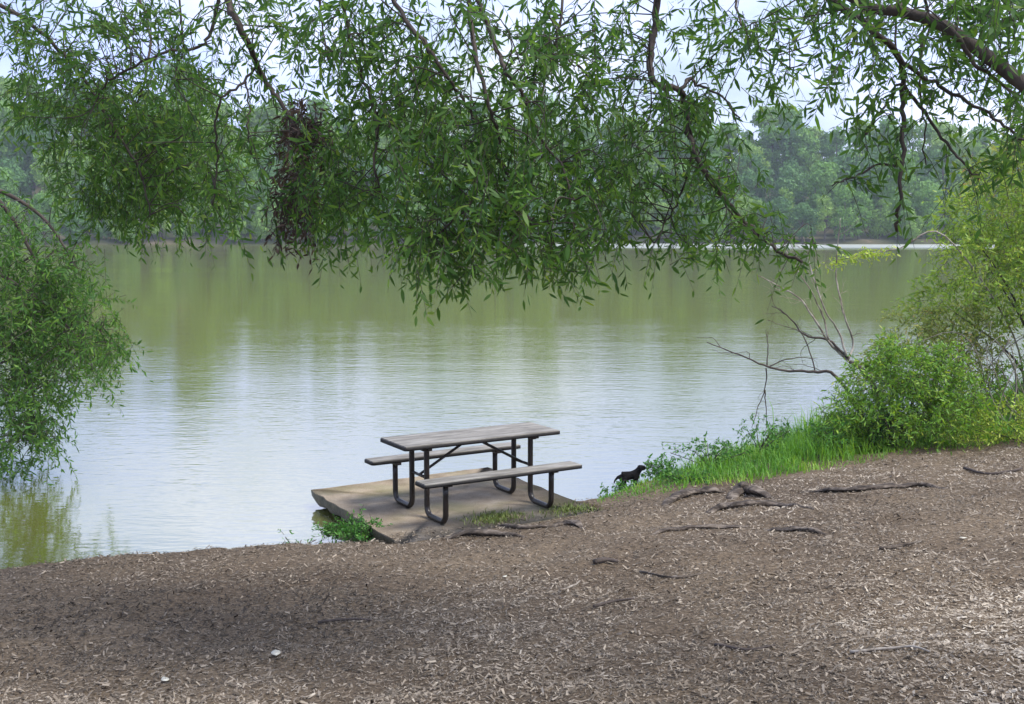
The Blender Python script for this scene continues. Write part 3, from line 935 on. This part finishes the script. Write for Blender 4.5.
for pxs, w, lab in ROOTS:
    L3 = ground_line(pxs)
    ln = smooth_line(L3, 6)
    ln[:, :2] += np.cumsum(rng.normal(0, .006, (len(ln), 2)), 0)
    ln[:, 2] = hgt(ln[:, :2])
    n = len(ln); t = np.linspace(0, 1, n)
    rad = 1.15 * w * ln[:, 1].mean() / F * (.35 + .65 * np.sin(np.pi * np.clip(t * .86 + .1, 0, 1)) ** .7) * (1 + .18 * rng.normal(size=n))
    ln[:, 2] += rad * .35 + np.where((t > .1) & (t < .9), .4, -.5) * rad
    org = ln[n // 2].copy()
    m = MB(); m.tube(ln - org, rad, 11)
    vv_ = m.v[0]; nv = 11 * n
    axis_ = np.repeat(ln - org, 11, 0); off_ = vv_[:nv] - axis_
    g_ = .62 + .75 * vnoise(np.repeat(np.arange(n), 11) * .55, np.tile(np.arange(11), n) * .9, 50 + len(lab))
    off_ = off_ * g_[:, None] * [1.25, 1.25, .72]
    vv_[:nv] = axis_ + off_
    o = m.build('tree_root', M['root'], None, True); o.location = org
    tag(o, lab, 'root', 'exposed roots in the mulch')
    md = o.modifiers.new('sub', 'SUBSURF'); md.levels = 1; md.render_levels = 1
STICKS = [
    ([(594, 609), (612, 604), (634, 601)], 1.6, 'dark stick lying on the mulch below the table, near the middle of the shore', 'dark_twig'),
    ([(594, 566), (606, 563), (618, 565)], 2.6, 'short dark chunk of bark on the mulch below the slab corner', 'dark_twig'),
    ([(880, 551), (900, 548), (914, 545)], 1.6, 'brown stick alone on the open mulch at right', 'root'),
    ([(964, 470), (990, 476), (1022, 470)], 1.4, 'thin dark twig on pale soil at the far right edge', 'dark_twig'),
    ([(560, 592), (572, 588), (580, 583)], 1.3, 'pale peeled stick on dark mulch in front of the table', 'pale_twig'),
    ([(318, 626), (350, 622), (372, 624)], 1.5, 'dark twig on the mulch in the lower left half', 'dark_twig'),
    ([(640, 574), (672, 580), (700, 577)], 1.2, 'slim twig between the dark bark chunk and the right root', 'root'),
    ([(850, 655), (905, 650), (930, 655)], 1.4, 'long pale splinter on the lighter chips at the lower right', 'pale_twig'),
    ([(715, 648), (745, 652), (775, 648)], 1.5, 'dark slightly bent twig on the chips at lower right', 'dark_twig'),
]
for pxs, w, lab, mm in STICKS:
    ln = smooth_line(ground_line(pxs), 4); ln[:, 2] = hgt(ln[:, :2]) + w * ln[0, 1] / F + .006
    org = ln[len(ln) // 2].copy()
    m = MB(); m.tube(ln - org, w * ln[0, 1] / F * np.linspace(1.1, .7, len(ln)), 7)
    o = m.build('stick', M[mm], None, True); o.location = org; tag(o, lab, 'stick', 'sticks on the mulch')

# fallen pale leaves
fl_mat = noisy_mat('fallen_leaf', [(.3, (.35, .32, .24)), (.7, (.62, .6, .5))], 30, .7, 0)
for u, v, s, lab in ((276, 657, .09, 'pale grey fallen leaf lying alone in the lower left'), (505, 579, .05, 'small whitish fallen leaf beside the pale peeled stick'),
                     (963, 540, .06, 'whitish fallen leaf on the mulch at right'), (165, 683, .07, 'tan fallen leaf at the bottom left')):
    p, zz = hit(u, v)
    ang = rng.uniform(0, 6.28); n = 10
    t = np.linspace(0, 1, n); wd = np.sin(np.pi * t ** .8) * .3
    pts = [(t[i] - .5, wd[i], .12 * (t[i] - .5) ** 2 + .04 * abs(wd[i])) for i in range(n)] + [(t[i] - .5, -wd[i], .12 * (t[i] - .5) ** 2) for i in range(n)]
    V = np.array(pts) * s; R = np.array([[math.cos(ang), -math.sin(ang), 0], [math.sin(ang), math.cos(ang), 0], [0, 0, 1]])
    o = link('fallen_leaf', npmesh('fallen_leaf', V @ R.T, np.array([[i, i + 1, n + i + 1, n + i] for i in range(n - 1)])), fl_mat, None, (p[0], p[1], zz + .016))
    o.modifiers.new('thick', 'SOLIDIFY').thickness = .0015
    tag(o, lab, 'leaf', 'pale fallen leaves on the mulch')


# ---------------------------------------------------------------- grass and weeds
def blades(P, hgts, width, lean=.35):
    n = len(P)
    z = hgt(P[:, :2]) - .01
    a = rng.uniform(0, 2 * math.pi, n); ln = rng.uniform(.1, 1, n) * lean
    dx = np.c_[np.cos(a), np.sin(a), np.zeros(n)]
    sx = np.c_[-np.sin(a + rng.normal(0, .6, n)), np.cos(a), np.zeros(n)]; sx /= np.linalg.norm(sx, axis=1, keepdims=True)
    B = np.c_[P[:, :2], z]; H = hgts[:, None]; W = width * rng.uniform(.6, 1.3, n)[:, None]; l = ln[:, None]
    up = np.array([0, 0, 1.0])
    v0, v1 = B - sx * W / 2, B + sx * W / 2
    m1 = B + up * H * .55 + dx * H * l * .35
    m2 = B + up * H * (.9 - .3 * l) + dx * H * l * 1.0
    V = np.stack([v0, v1, m1 - sx * W * .42, m1 + sx * W * .42, m2], 1).reshape(-1, 3)
    i = np.arange(n)[:, None] * 5
    Q = np.concatenate([i + 0, i + 1, i + 3, i + 2], 1); T = np.concatenate([i + 2, i + 3, i + 4], 1)
    return V, Q, T, np.repeat(np.clip(rng.beta(2, 2.3, n), 0, 1), 5)


N = 150000
P = np.c_[rng.uniform(.8, 12, N), rng.uniform(8, 22, N)]
ing = pip(P, GRASS) | ((shore_d(P) > -.02) & (shore_d(P) < .35) & (P[:, 0] > 1.0))
P = P[ing & (shore_d(P) > -.05)]
bd = np.full(len(P), 9.0)
for a_, b_ in zip(BND[:-1], BND[1:]):
    ab = b_ - a_; t = np.clip(((P - a_) @ ab) / (ab @ ab), 0, 1); bd = np.minimum(bd, np.linalg.norm(P - (a_ + t[:, None] * ab), axis=1))
keepp = rng.uniform(size=len(P)) < np.clip(bd * 2.2 + vnoise(P[:, 0] * 4, P[:, 1] * 4, 8) * .5 - .1, .05, 1)
P, bd = P[keepp], bd[keepp]
tall = 1.5 * np.clip((P[:, 0] - 1.2) / 2.0, .2, 1) * np.clip(.3 + bd * .8, .25, 1)
Hh = .8 * (.12 + .34 * vnoise(P[:, 0] * 1.3, P[:, 1] * 1.3, 9)) * tall * rng.uniform(.5, 1.25, len(P)) * np.where(P[:, 0] > 4.6, .6, 1)
Hh *= np.where(rng.uniform(size=len(P)) < .08, 1.5, 1) * (.55 + .8 * vnoise(P[:, 0] * 5, P[:, 1] * 5, 61))
V, Q, T, r = blades(P, Hh, .010, 1.1)
r = np.clip(r * .6 + np.repeat(vnoise(P[:, 0] * 1.7, P[:, 1] * 1.7, 62) * .55 - .05, 5), 0, 1)
o = link('grass', npmesh('grass', V, [Q, T], r), M['grass']); tag(o, 'bright green grass fringe along the water edge right of the table', 'grass', kind='stuff')
print('GRASS', len(P))


def leafy(name, center, n, spread, height, ll, lw, m, label, cat, group=None, stems=10, tilt=.35, clump=None, sm='twig', low=.05):
    """a shrub: stems fanning out from the base, leafy twigs filling an uneven crown"""
    c = np.array([center[0], center[1], h1(*center) - .02 if len(center) == 2 else center[2]])
    e = empty(name, c); tag(e, label, cat, group)
    f = Foliage()
    lobes = clump or [(rng.normal(0, spread * .45), rng.normal(0, spread * .35), rng.uniform(.3, .85) * height, rng.uniform(.28, .5) * spread) for _ in range(9)]
    for lx, ly, lz, lr in lobes:
        st = smooth_line([(0 + rng.normal(0, .05), rng.normal(0, .05), 0), (lx * .35, ly * .35, lz * .55), (lx, ly, lz)], 4)
        f.stem.tube(st, np.linspace(.004 + .007 * height, .004, len(st)), 5)
    k = sum(l[3] ** 2 for l in lobes)
    for lx, ly, lz, lr in lobes:
        for _ in range(int(n * lr ** 2 / k)):
            v = rng.normal(size=3); v /= np.linalg.norm(v); v *= lr * rng.uniform(.35, 1.05) ** .6
            p = np.array([lx, ly, lz]) + v * [1, 1, .8]
            if p[2] < low: p[2] = low + abs(rng.normal(0, .05))
            d = v / (np.linalg.norm(v) + 1e-6) + rng.normal(0, .5, 3) + np.array([0, 0, .25 - tilt])
            L = ll * rng.uniform(2.0, 4.5) * (1.9 if rng.uniform() < .22 else 1)
            f.sprig(p - d / np.linalg.norm(d) * L * .4, d, L, rng.integers(7, 13), ll, lw, rng.uniform(.1, .5), .0025)
    f.stem.build('stems', M[sm], e); f.build_leaves('leaves', m, e)
    return e


# green shrub at the end of the grass
pS, _ = hit(888, 447); print('shrub', pS)
leafy('shrub', (4.72, 13.4), 1500, .86, 1.36, .07, .016, M['shrub'], 'rounded bright green bush at the end of the grass strip, beside the bare branches', 'bush', 'bushes on the right bank', tilt=.1,
      clump=[(-.6, 0, .5, .32), (-.25, .1, .82, .4), (.15, 0, 1.0, .42), (.5, .1, .88, .4), (.8, 0, .58, .36), (-.75, -.1, .28, .26), (.3, -.2, .5, .4), (-.2, -.2, .42, .36), (-.05, .2, 1.22, .2), (.62, 0, 1.15, .2)])
leafy('shrub', (4.45, 13.45), 200, .4, .55, .06, .018, M['weed'], 'small low green bush leaning left at the foot of the rounded bright bush', 'bush', 'bushes on the right bank', tilt=.1)
# tall yellow-green tree at the right edge
tall_l = [(-1.1, -.3, 2.2, .75), (-.7, .2, 2.9, .8), (-.1, -.2, 3.5, .85), (.6, .1, 3.2, .9), (.2, .3, 2.3, .9), (-1.4, .3, 1.6, .55), (.9, -.4, 2.0, .9), (-.5, -.5, 1.9, .7), (1.4, .3, 2.9, .9), (-1.3, .1, 2.8, .45), (1.9, 0, 1.8, .9)]
leafy('small_tree', (7.55, 15.3), 2600, 1.6, 4.2, .085, .026, M['shrub_y'], 'yellow green leafy small tree at the right edge of the picture', 'tree', None, tilt=.35, clump=tall_l, sm='dark_twig')
leafy('small_tree', (9.9, 18.8), 1500, 1.8, 5.0, .10, .032, M['shrub_o'], 'taller olive tree with brownish leaves behind the yellow green small tree', 'tree', None, tilt=.3, sm='dark_twig',
      clump=[(-1.5, 0, 3.6, .8), (-.6, .2, 4.2, 1.0), (.5, 0, 4.0, 1.0), (-.9, -.3, 2.8, .9), (1.4, 0, 3.2, 1.1), (.3, 0, 2.4, 1.0), (-1.7, .2, 2.4, .6)])
leafy('shrub', (5.75, 15.0), 520, .9, 1.7, .065, .022, M['shrub_o'], 'wispy bush with reddish and yellow leaves behind the rounded bright green bush', 'bush', 'bushes on the right bank', tilt=.2,
      clump=[(-.55, 0, 1.05, .36), (-.2, .1, 1.4, .4), (.3, 0, 1.5, .45), (.75, .1, 1.35, .4), (.1, -.2, 1.0, .4), (-.75, -.1, .75, .3), (.6, 0, .9, .4)])
leafy('shrub', (6.15, 13.1), 1000, .8, .42, .05, .014, M['lime'], 'low lime green mounded bush at the mulch edge on the far right', 'bush', 'bushes on the right bank', tilt=-.1,
      clump=[(-.7, .1, .16, .3), (-.2, 0, .25, .36), (.35, 0, .34, .42), (.9, .1, .45, .5), (1.5, .1, .5, .55), (2.2, .2, .5, .5)])
leafy('shrub', (6.5, 14.6), 380, .9, .9, .06, .02, M['shrub'], 'mid green bush below the dead grey brush at right', 'bush', 'bushes on the right bank', tilt=.1,
      clump=[(-.3, 0, .45, .4), (.4, .1, .6, .45), (1.1, 0, .6, .5), (-.9, .1, .3, .3)])
# weeds by the dog and by the slab
for (x, y, n, s, h, lab) in ((1.3, 12.38, 46, .2, .12, 'low leafy weeds in front of the black dog'), (1.78, 12.75, 70, .25, .26, 'clump of broad leaved weeds just right of the black dog'),
                             (2.35, 12.9, 80, .35, .36, 'taller weeds with pale tips where the tall grass begins'),
                             (1.95, 12.25, 60, .3, .14, 'flat weeds at the soil edge below the tall weeds right of the dog'),
                             (3.1, 13.6, 70, .4, .5, 'leafy weeds standing out of the middle of the grass fringe'),
                             (3.9, 13.1, 60, .35, .4, 'weeds in the grass fringe just left of the low leaning bush')):
    leafy('weed_clump', (x, y), n, s, h, .045, .02, M['weed'], lab, 'weeds', 'weeds on the water edge', tilt=-.2)
pw, _ = hit(345, 537)
leafy('weed_clump', (-1.58, 10.48, .05), 170, .30, .26, .045, .017, M['weed'], 'dense dark green weed clump under the left edge of the concrete slab', 'weeds', 'weeds on the water edge', tilt=-.15,
      clump=[(-.1, 0, .07, .11), (.05, .05, .10, .13), (.2, -.02, .08, .12), (-.22, -.05, .04, .08), (.1, -.12, .06, .11)])
leafy('weed_clump', (-2.05, 10.12), 24, .2, .16, .03, .01, M['weed'], 'sparse greyish weeds on the shore lip left of the slab', 'weeds', 'weeds on the water edge', tilt=-.2)
# mossy grass tuft at the front of the slab
for (cx, cy, rx, n, hh, lab) in ((-.17, 10.72, .30, 900, .05, 'flat mossy green tuft at the front of the slab between the table legs'), (.62, 11.05, .30, 600, .045, 'yellowish grass tuft at the right corner of the slab')):
    q = rng.normal(0, 1, (n, 2)) * [rx * .5, .11]
    ca, sa = math.cos(.5), math.sin(.5)
    q = q @ np.array([[ca, sa], [-sa, ca]]) + [cx, cy]
    V, Q, T, r = blades(q, hh * rng.uniform(.4, 1.3, n), .008, .9)
    V[:, 2] += np.repeat(np.where(pip(q, SLAB), .18 - hgt(q) + .005, 0), 5)
    org = np.array([cx, cy, .18])
    o = link('grass_tuft', npmesh('grass_tuft', V - org, [Q, T], r), M['moss'], None, org); tag(o, lab, 'grass tuft', 'grass tufts on the slab')


# ---------------------------------------------------------------- dead wood over the water
def fork(m, pts, r0, r1, lvl=0, tw=5, ln=.35):
    L = smooth_line(np.array(pts), 5)
    L[1:] += np.cumsum(rng.normal(0, .006, (len(L) - 1, 3)), 0)
    m.tube(L, np.linspace(r0, r1, len(L)), 6)
    if lvl > 0:
        for _ in range(tw):
            k = rng.integers(len(L) // 4, len(L) - 1)
            d = (L[k + 1] - L[k]); d /= np.linalg.norm(d); d = d + rng.normal(0, .5, 3) * [1, .6, 1] + [0, 0, .15]
            d /= np.linalg.norm(d); l = ln * rng.uniform(.5, 1.2)
            fork(m, [L[k], L[k] + d * l * .5 + rng.normal(0, .03, 3), L[k] + d * l + rng.normal(0, .05, 3)], r1 * .9, r1 * .35, lvl - 1, 3, ln * .55)


bs = np.array([5.0, 14.2, h1(5.0, 14.2)])
e = empty('bare_sapling', bs); tag(e, 'dead sapling with pale bare forked branches leaning over the water behind the bush', 'dead tree')
m = MB(); fork(m, [bs - bs, U(868, 378, 14.3) - bs, U(848, 360, 14.4) - bs], .035, .026); m.build('trunk', M['dark_twig'], e, True)
for pts, r0, r1_, mm in (([(850, 362), (832, 345), (818, 325), (802, 300), (780, 285), (758, 273)], .02, .006, 'pale_twig'),
                         ([(846, 356), (838, 335), (826, 318), (815, 290), (806, 262), (800, 240)], .016, .005, 'pale_twig'),
                         ([(848, 360), (853, 343), (847, 322), (842, 298), (838, 270), (840, 235), (841, 215)], .016, .005, 'pale_twig'),
                         ([(848, 358), (830, 340), (812, 337), (800, 325), (788, 312), (775, 304)], .018, .005, 'dark_twig'),
                         ([(829, 340), (822, 315), (812, 292), (795, 262), (782, 240)], .012, .004, 'pale_twig')):
    m = MB(); fork(m, [U(u, v, 14.4 + .1 * math.sin(i * 2)) - bs for i, (u, v) in enumerate(pts)], r0, r1_, 2, 5, .4); m.build('branch', M[mm], e, True)
bs = np.array([4.75, 13.9, h1(4.75, 13.9)])
e = empty('fallen_branch', bs); tag(e, 'dark fallen branch stretching left just above the water below the bare sapling', 'branch')
m = MB(); fork(m, [bs - bs, U(838, 378, 14.0) - bs, U(815, 373, 14.1) - bs, U(785, 370, 14.2) - bs, U(765, 366, 14.2) - bs, U(742, 357, 14.3) - bs, U(708, 343, 14.4) - bs], .026, .006, 1, 6, .3)
m.build('limb', M['dark_twig'], e, True)
for pts in ([(767, 367), (769, 345), (768, 330)], [(766, 368), (765, 390), (758, 410), (752, 430)], [(768, 367), (790, 358), (815, 357)], [(765, 390), (767, 408), (768, 428)], [(815, 373), (809, 347), (800, 332), (780, 326), (765, 322)]):
    m = MB(); fork(m, [U(u, v, 14.2) - bs for u, v in pts], .009, .003, 1, 3, .2); m.build('twig', M['dark_twig'], e, True)
# grey tangle of dead brush at right
bb = np.array([6.7, 14.6, h1(6.7, 14.6)])
e = empty('dead_brush', bb); tag(e, 'tangle of dead grey twigs under the yellow green small tree', 'dead brush')
m = MB()
for _ in range(46):
    p = np.array([rng.normal(.1, .5), rng.normal(0, .3), 0]); q = p + np.array([rng.normal(-.1, .6), rng.normal(0, .3), rng.uniform(.5, 1.5)])
    m.tube(smooth_line([p, (p + q) / 2 + rng.normal(0, .15, 3), q, q + np.array([rng.normal(0, .3), 0, -.25])], 4), np.linspace(.010, .003, 13), 4)
m.build('twigs', M['pale_twig'], e)
# bough of the small tree reaching left over the water, with its spray of pale leaves
bg = np.array([6.7, 15.0, 2.0])
e = empty('sapling', (7.2, 15.2, h1(7.2, 15.2))); org = np.array(e.location)
tag(e, 'thin slanting sapling with a yellow green leaf spray out over the water', 'sapling')
f = Foliage()
st = smooth_line([(7.2, 15.2, org[2]), (6.9, 15.1, 1.6), U(945, 236, 14.8), U(900, 248, 14.7), U(860, 255, 14.6), U(825, 262, 14.6)], 6) - org
f.stem.tube(st, np.linspace(.016, .003, len(st)), 5)
for _ in range(34):
    k = rng.integers(len(st) * 2 // 3, len(st)); f.sprig(st[k], rng.normal(0, .7, 3) * [1.2, 1, .25], rng.uniform(.12, .28), 9, .07, .022, .15)
f.stem.build('stem', M['pale_twig'], e); f.build_leaves('leaves', M['lime'], e)

# ---------------------------------------------------------------- black dog in the weeds at the water edge
dg = np.array([1.33, 12.62, 0.0]); dg[2] = max(h1(dg[0], dg[1]), 0) + .005
de = empty('dog', dg, .12); de.scale = (.95, .95, 1.05); tag(de, 'small black dog standing in the weeds at the water edge, facing right', 'dog')
k = 1.0
J = [(0, 0, .17), (.07, 0, .175), (.125, 0, .18), (.155, 0, .225), (.18, 0, .262), (.225, 0, .258), (.25, 0, .248),       # hip, spine, chest, neck, head, muzzle
     (-.05, 0, .172), (-.10, 0, .16), (-.14, 0, .12), (-.15, 0, .085)]                                                # rump, tail
R_ = [.052, .052, .056, .038, .044, .027, .018, .046, .018, .011, .006]
E_ = [(0, 1), (1, 2), (2, 3), (3, 4), (4, 5), (5, 6), (0, 7), (7, 8), (8, 9), (9, 10)]
for s in (-1, 1):
    b = len(J)   # front leg
    J += [(.12, s * .035, .13), (.115, s * .036, .075), (.118, s * .036, .02), (.137, s * .036, .012)]; R_ += [.026, .017, .014, .015]
    E_ += [(2, b), (b, b + 1), (b + 1, b + 2), (b + 2, b + 3)]
    b = len(J)   # hind leg
    J += [(-.035, s * .036, .125), (-.045 + .03, s * .038, .09), (-.075, s * .037, .052), (-.065, s * .037, .015), (-.048, s * .037, .011)]; R_ += [.032, .022, .013, .012, .014]
    E_ += [(7, b), (b, b + 1), (b + 1, b + 2), (b + 2, b + 3), (b + 3, b + 4)]
me = bpy.data.meshes.new('body'); me.from_pydata(J, E_, [])
o = link('body', me, M['dog'], de)
sk = o.modifiers.new('skin', 'SKIN'); sk.use_smooth_shade = True
lay = me.skin_vertices[0].data if len(me.skin_vertices) else None
if lay is None:
    bpy.context.view_layer.objects.active = o; bpy.ops.mesh.customdata_skin_add(); lay = me.skin_vertices[0].data
for i, sv in enumerate(lay): sv.radius = (R_[i], R_[i]); sv.use_root = (i == 0)
sb = o.modifiers.new('sub', 'SUBSURF'); sb.levels = 2; sb.render_levels = 2
for s in (-1, 1):
    m = MB(); m.tube([(.176, s * .026, .279), (.170, s * .042, .266), (.168, s * .047, .238), (.172, s * .042, .222)], [.008, .017, .015, .005], 8); m.build('ear', M['dog'], de, True)

# ---------------------------------------------------------------- far shore wood
far_bark = noisy_mat('far_bark', [(.3, (.06, .05, .04)), (.7, (.14, .12, .1))], 3, .9, 0)


def crown_mesh(w, h, nl, nf, size, seed):
    r = np.random.default_rng(seed)
    lobes = []
    for i in range(nl):
        t = r.uniform(0, 1); a = r.uniform(0, 2 * math.pi)
        prof = math.sin(math.pi * (.12 + .82 * t)) ** .7
        rr = w / 2 * prof * r.uniform(.35, .8)
        lobes.append((rr * math.cos(a), rr * math.sin(a), h * (.05 + .88 * t), w * r.uniform(.14, .25)))
    P, N_ = [], []
    tot = sum(l[3] ** 2 for l in lobes)
    for x, y, zz, lr in lobes:
        n = int(nf * lr * lr / tot)
        v = r.normal(size=(n, 3)); v /= np.linalg.norm(v, axis=1, keepdims=True)
        P.append(np.array([x, y, zz]) + v * lr * (r.uniform(.25, 1.1, (n, 1)) ** .5) * [1, 1, .78]); N_.append(v + r.normal(0, .55, (n, 3)))
    P, N_ = np.concatenate(P), np.concatenate(N_); N_ /= np.linalg.norm(N_, axis=1, keepdims=True)
    A = np.cross(N_, r.normal(size=N_.shape)); A /= np.linalg.norm(A, axis=1, keepdims=True); B = np.cross(N_, A)
    s = size * r.uniform(.5, 1.3, (len(P), 1)); q = r.uniform(.4, .8, (len(P), 1))
    V = np.stack([P - A * s, P - B * s * q, P + A * s, P + B * s * q], 1).reshape(-1, 3)
    return npmesh('crown', V, np.arange(len(V)).reshape(-1, 4), np.repeat(r.beta(2, 2.2, len(P)), 4))


protos = []
KIND = ['mid green broad', 'pale green full', 'dark green dense']
for i in range(9):
    k = i % 3
    w, h = [(10, 13), (9, 15), (12, 14), (8, 16), (11, 16), (10, 12), (12, 17), (9, 12), (9, 14)][i]
    cm = crown_mesh(w, h, 22 + i, 3600, .42, 100 + i); cm.materials.append(FAR[k])
    t = MB(); tr = smooth_line([(0, 0, -1), (.2, 0, 2.5), (.1, .2, 6), (0, 0, h * .8 + 2)], 3)
    t.tube(tr, np.linspace(.4, .1, len(tr)), 6)
    for q in range(4):
        a = rng.uniform(0, 6.28); t.tube([(0, 0, 3 + q), (math.cos(a) * w * .3, math.sin(a) * w * .3, 5.5 + q * 1.6)], [.16, .05], 5)
    tm = t.mesh('trunk', True); tm.materials.append(far_bark)
    protos.append((cm, tm, k, h))


def far_tree(i, x, y, s, label, group):
    cm, tm, k, h = protos[i]
    e = empty('broadleaf_tree', (x, y, float(far_h(np.array(x), np.array(y))) - .3), rng.uniform(0, 6.28)); e.scale = (s, s, s * rng.uniform(.9, 1.12))
    tag(e, label.replace('KIND', KIND[k]), 'tree', group)
    t = bpy.data.objects.new('trunk', tm); t.parent = e; COL.objects.link(t)
    c_ = bpy.data.objects.new('crown', cm); c_.parent = e; c_.location = (0, 0, LOWCROWN); COL.objects.link(c_)


LOWCROWN = 1.2
nt_ = 0
for row, (off, step, sc_) in enumerate(((2.2, 4.6, .66), (13, 8.4, .95), (26, 9.2, 1.1), (42, 9.8, 1.2), (62, 7, 1.2), (80, 7, 1.25))):
    x = -150 + rng.uniform(0, 4)
    while x < 152:
        xx_ = x + rng.normal(0, 1.2); yy_ = float(far_shore(np.array(xx_))) + off + rng.normal(0, 1.8)
        lab = ['KIND shrubby tree at the far waterline', 'KIND tree in the front rank of the far wood', 'KIND tree halfway up the far wooded slope', 'KIND tree high on the far wooded slope', 'KIND tree on the skyline of the far wood', 'KIND tree at the very back of the far wood'][row]
        lab += ' on the left' if xx_ < -35 else (' on the right' if xx_ > 45 else ' behind the hanging leaves')
        far_tree(int(rng.integers(9)), xx_, yy_, sc_ * rng.uniform(.82, 1.18), lab, 'trees of the far shore wood')
        nt_ += 1
        x += step * rng.uniform(.8, 1.2)
print('FAR', nt_)

# ---------------------------------------------------------------- haze
m, nt, N_, L_ = mat('haze_air')
vol = N_.new('ShaderNodeVolumePrincipled')
vol.inputs['Color'].default_value = (.82, .90, .98, 1)
vol.inputs['Density'].default_value = .0004
vol.inputs['Anisotropy'].default_value = .2
oo = N_.new('ShaderNodeOutputMaterial'); L_.new(vol.outputs[0], oo.inputs['Volume'])
hz = MB(); hz.box((0, 175, 24.5), (500, 500, 57)); o = hz.build('haze', m); tag(o, 'thin blue haze over the lake', 'haze', kind='stuff')

# ---------------------------------------------------------------- sky, sun, camera
SUN_EL, SUN_AZ = math.radians(56), math.radians(112)      # azimuth clockwise from +Y
w = bpy.data.worlds.new('World'); sc.world = w; w.use_nodes = True
N_, L_ = w.node_tree.nodes, w.node_tree.links
N_.clear()
sky = N_.new('ShaderNodeTexSky'); sky.sky_type = 'NISHITA'; sky.sun_disc = False
sky.sun_elevation = SUN_EL; sky.sun_rotation = SUN_AZ; sky.air_density = 1.2; sky.dust_density = 2.0
tc = N_.new('ShaderNodeTexCoord')
mp = N_.new('ShaderNodeMapping'); mp.inputs['Scale'].default_value = (1, 1, 2.6)
L_.new(tc.outputs['Generated'], mp.inputs[0])
cn = N_.new('ShaderNodeTexNoise'); cn.inputs['Scale'].default_value = 2.6; cn.inputs['Detail'].default_value = 7; cn.inputs['Roughness'].default_value = .55
L_.new(mp.outputs[0], cn.inputs['Vector'])
cr = ramp(N_, [(.33, (.0, .0, .0)), (.52, (1, 1, 1))]); L_.new(cn.outputs['Fac'], cr.inputs[0])
cn2 = N_.new('ShaderNodeTexNoise'); cn2.inputs['Scale'].default_value = 3.6; cn2.inputs['Detail'].default_value = 5
L_.new(mp.outputs[0], cn2.inputs['Vector'])
cc = ramp(N_, [(.38, (3.9, 4.9, 8.6)), (.54, (5.6, 6.4, 9.2)), (.68, (7.6, 7.9, 9.2))]); L_.new(cn2.outputs['Fac'], cc.inputs[0])
mx = nn(N_, 'ShaderNodeMix', data_type='RGBA'); L_.new(cr.outputs[0], mx.inputs[0]); L_.new(sky.outputs[0], mx.inputs[6]); L_.new(cc.outputs[0], mx.inputs[7])
bgn = N_.new('ShaderNodeBackground'); bgn.inputs['Strength'].default_value = .1
L_.new(mx.outputs[2], bgn.inputs['Color'])
wo = N_.new('ShaderNodeOutputWorld'); L_.new(bgn.outputs[0], wo.inputs[0])

sd = bpy.data.lights.new('sun', 'SUN'); sd.energy = 2.7; sd.angle = math.radians(28); sd.color = (1, .95, .87)
so = bpy.data.objects.new('sun', sd); COL.objects.link(so)
to_sun = Vector((math.sin(SUN_AZ) * math.cos(SUN_EL), math.cos(SUN_AZ) * math.cos(SUN_EL), math.sin(SUN_EL)))
so.rotation_euler = to_sun.to_track_quat('Z', 'Y').to_euler(); so.location = (0, -20, 40)

cd = bpy.data.cameras.new('camera'); cam = bpy.data.objects.new('camera', cd); COL.objects.link(cam)
cd.sensor_fit = 'HORIZONTAL'; cd.sensor_width = 36; cd.lens = 36 * F / 1024
cam.location = (0, 0, CZ); cam.rotation_euler = (math.pi / 2 - PITCH, 0, 0)
cd.clip_start = .05; cd.clip_end = 3000
sc.camera = cam

sc.view_settings.view_transform = 'Standard'; sc.view_settings.look = 'None'
sc.view_settings.exposure = 0.9; sc.view_settings.gamma = 1.0; sc.view_settings.use_curve_mapping = False
sc.render.engine = 'CYCLES'
sc.cycles.use_denoising = True
sc.cycles.max_bounces = 6; sc.cycles.diffuse_bounces = 3; sc.cycles.glossy_bounces = 3; sc.cycles.transmission_bounces = 4; sc.cycles.volume_bounces = 0
sc.cycles.sample_clamp_indirect = 6
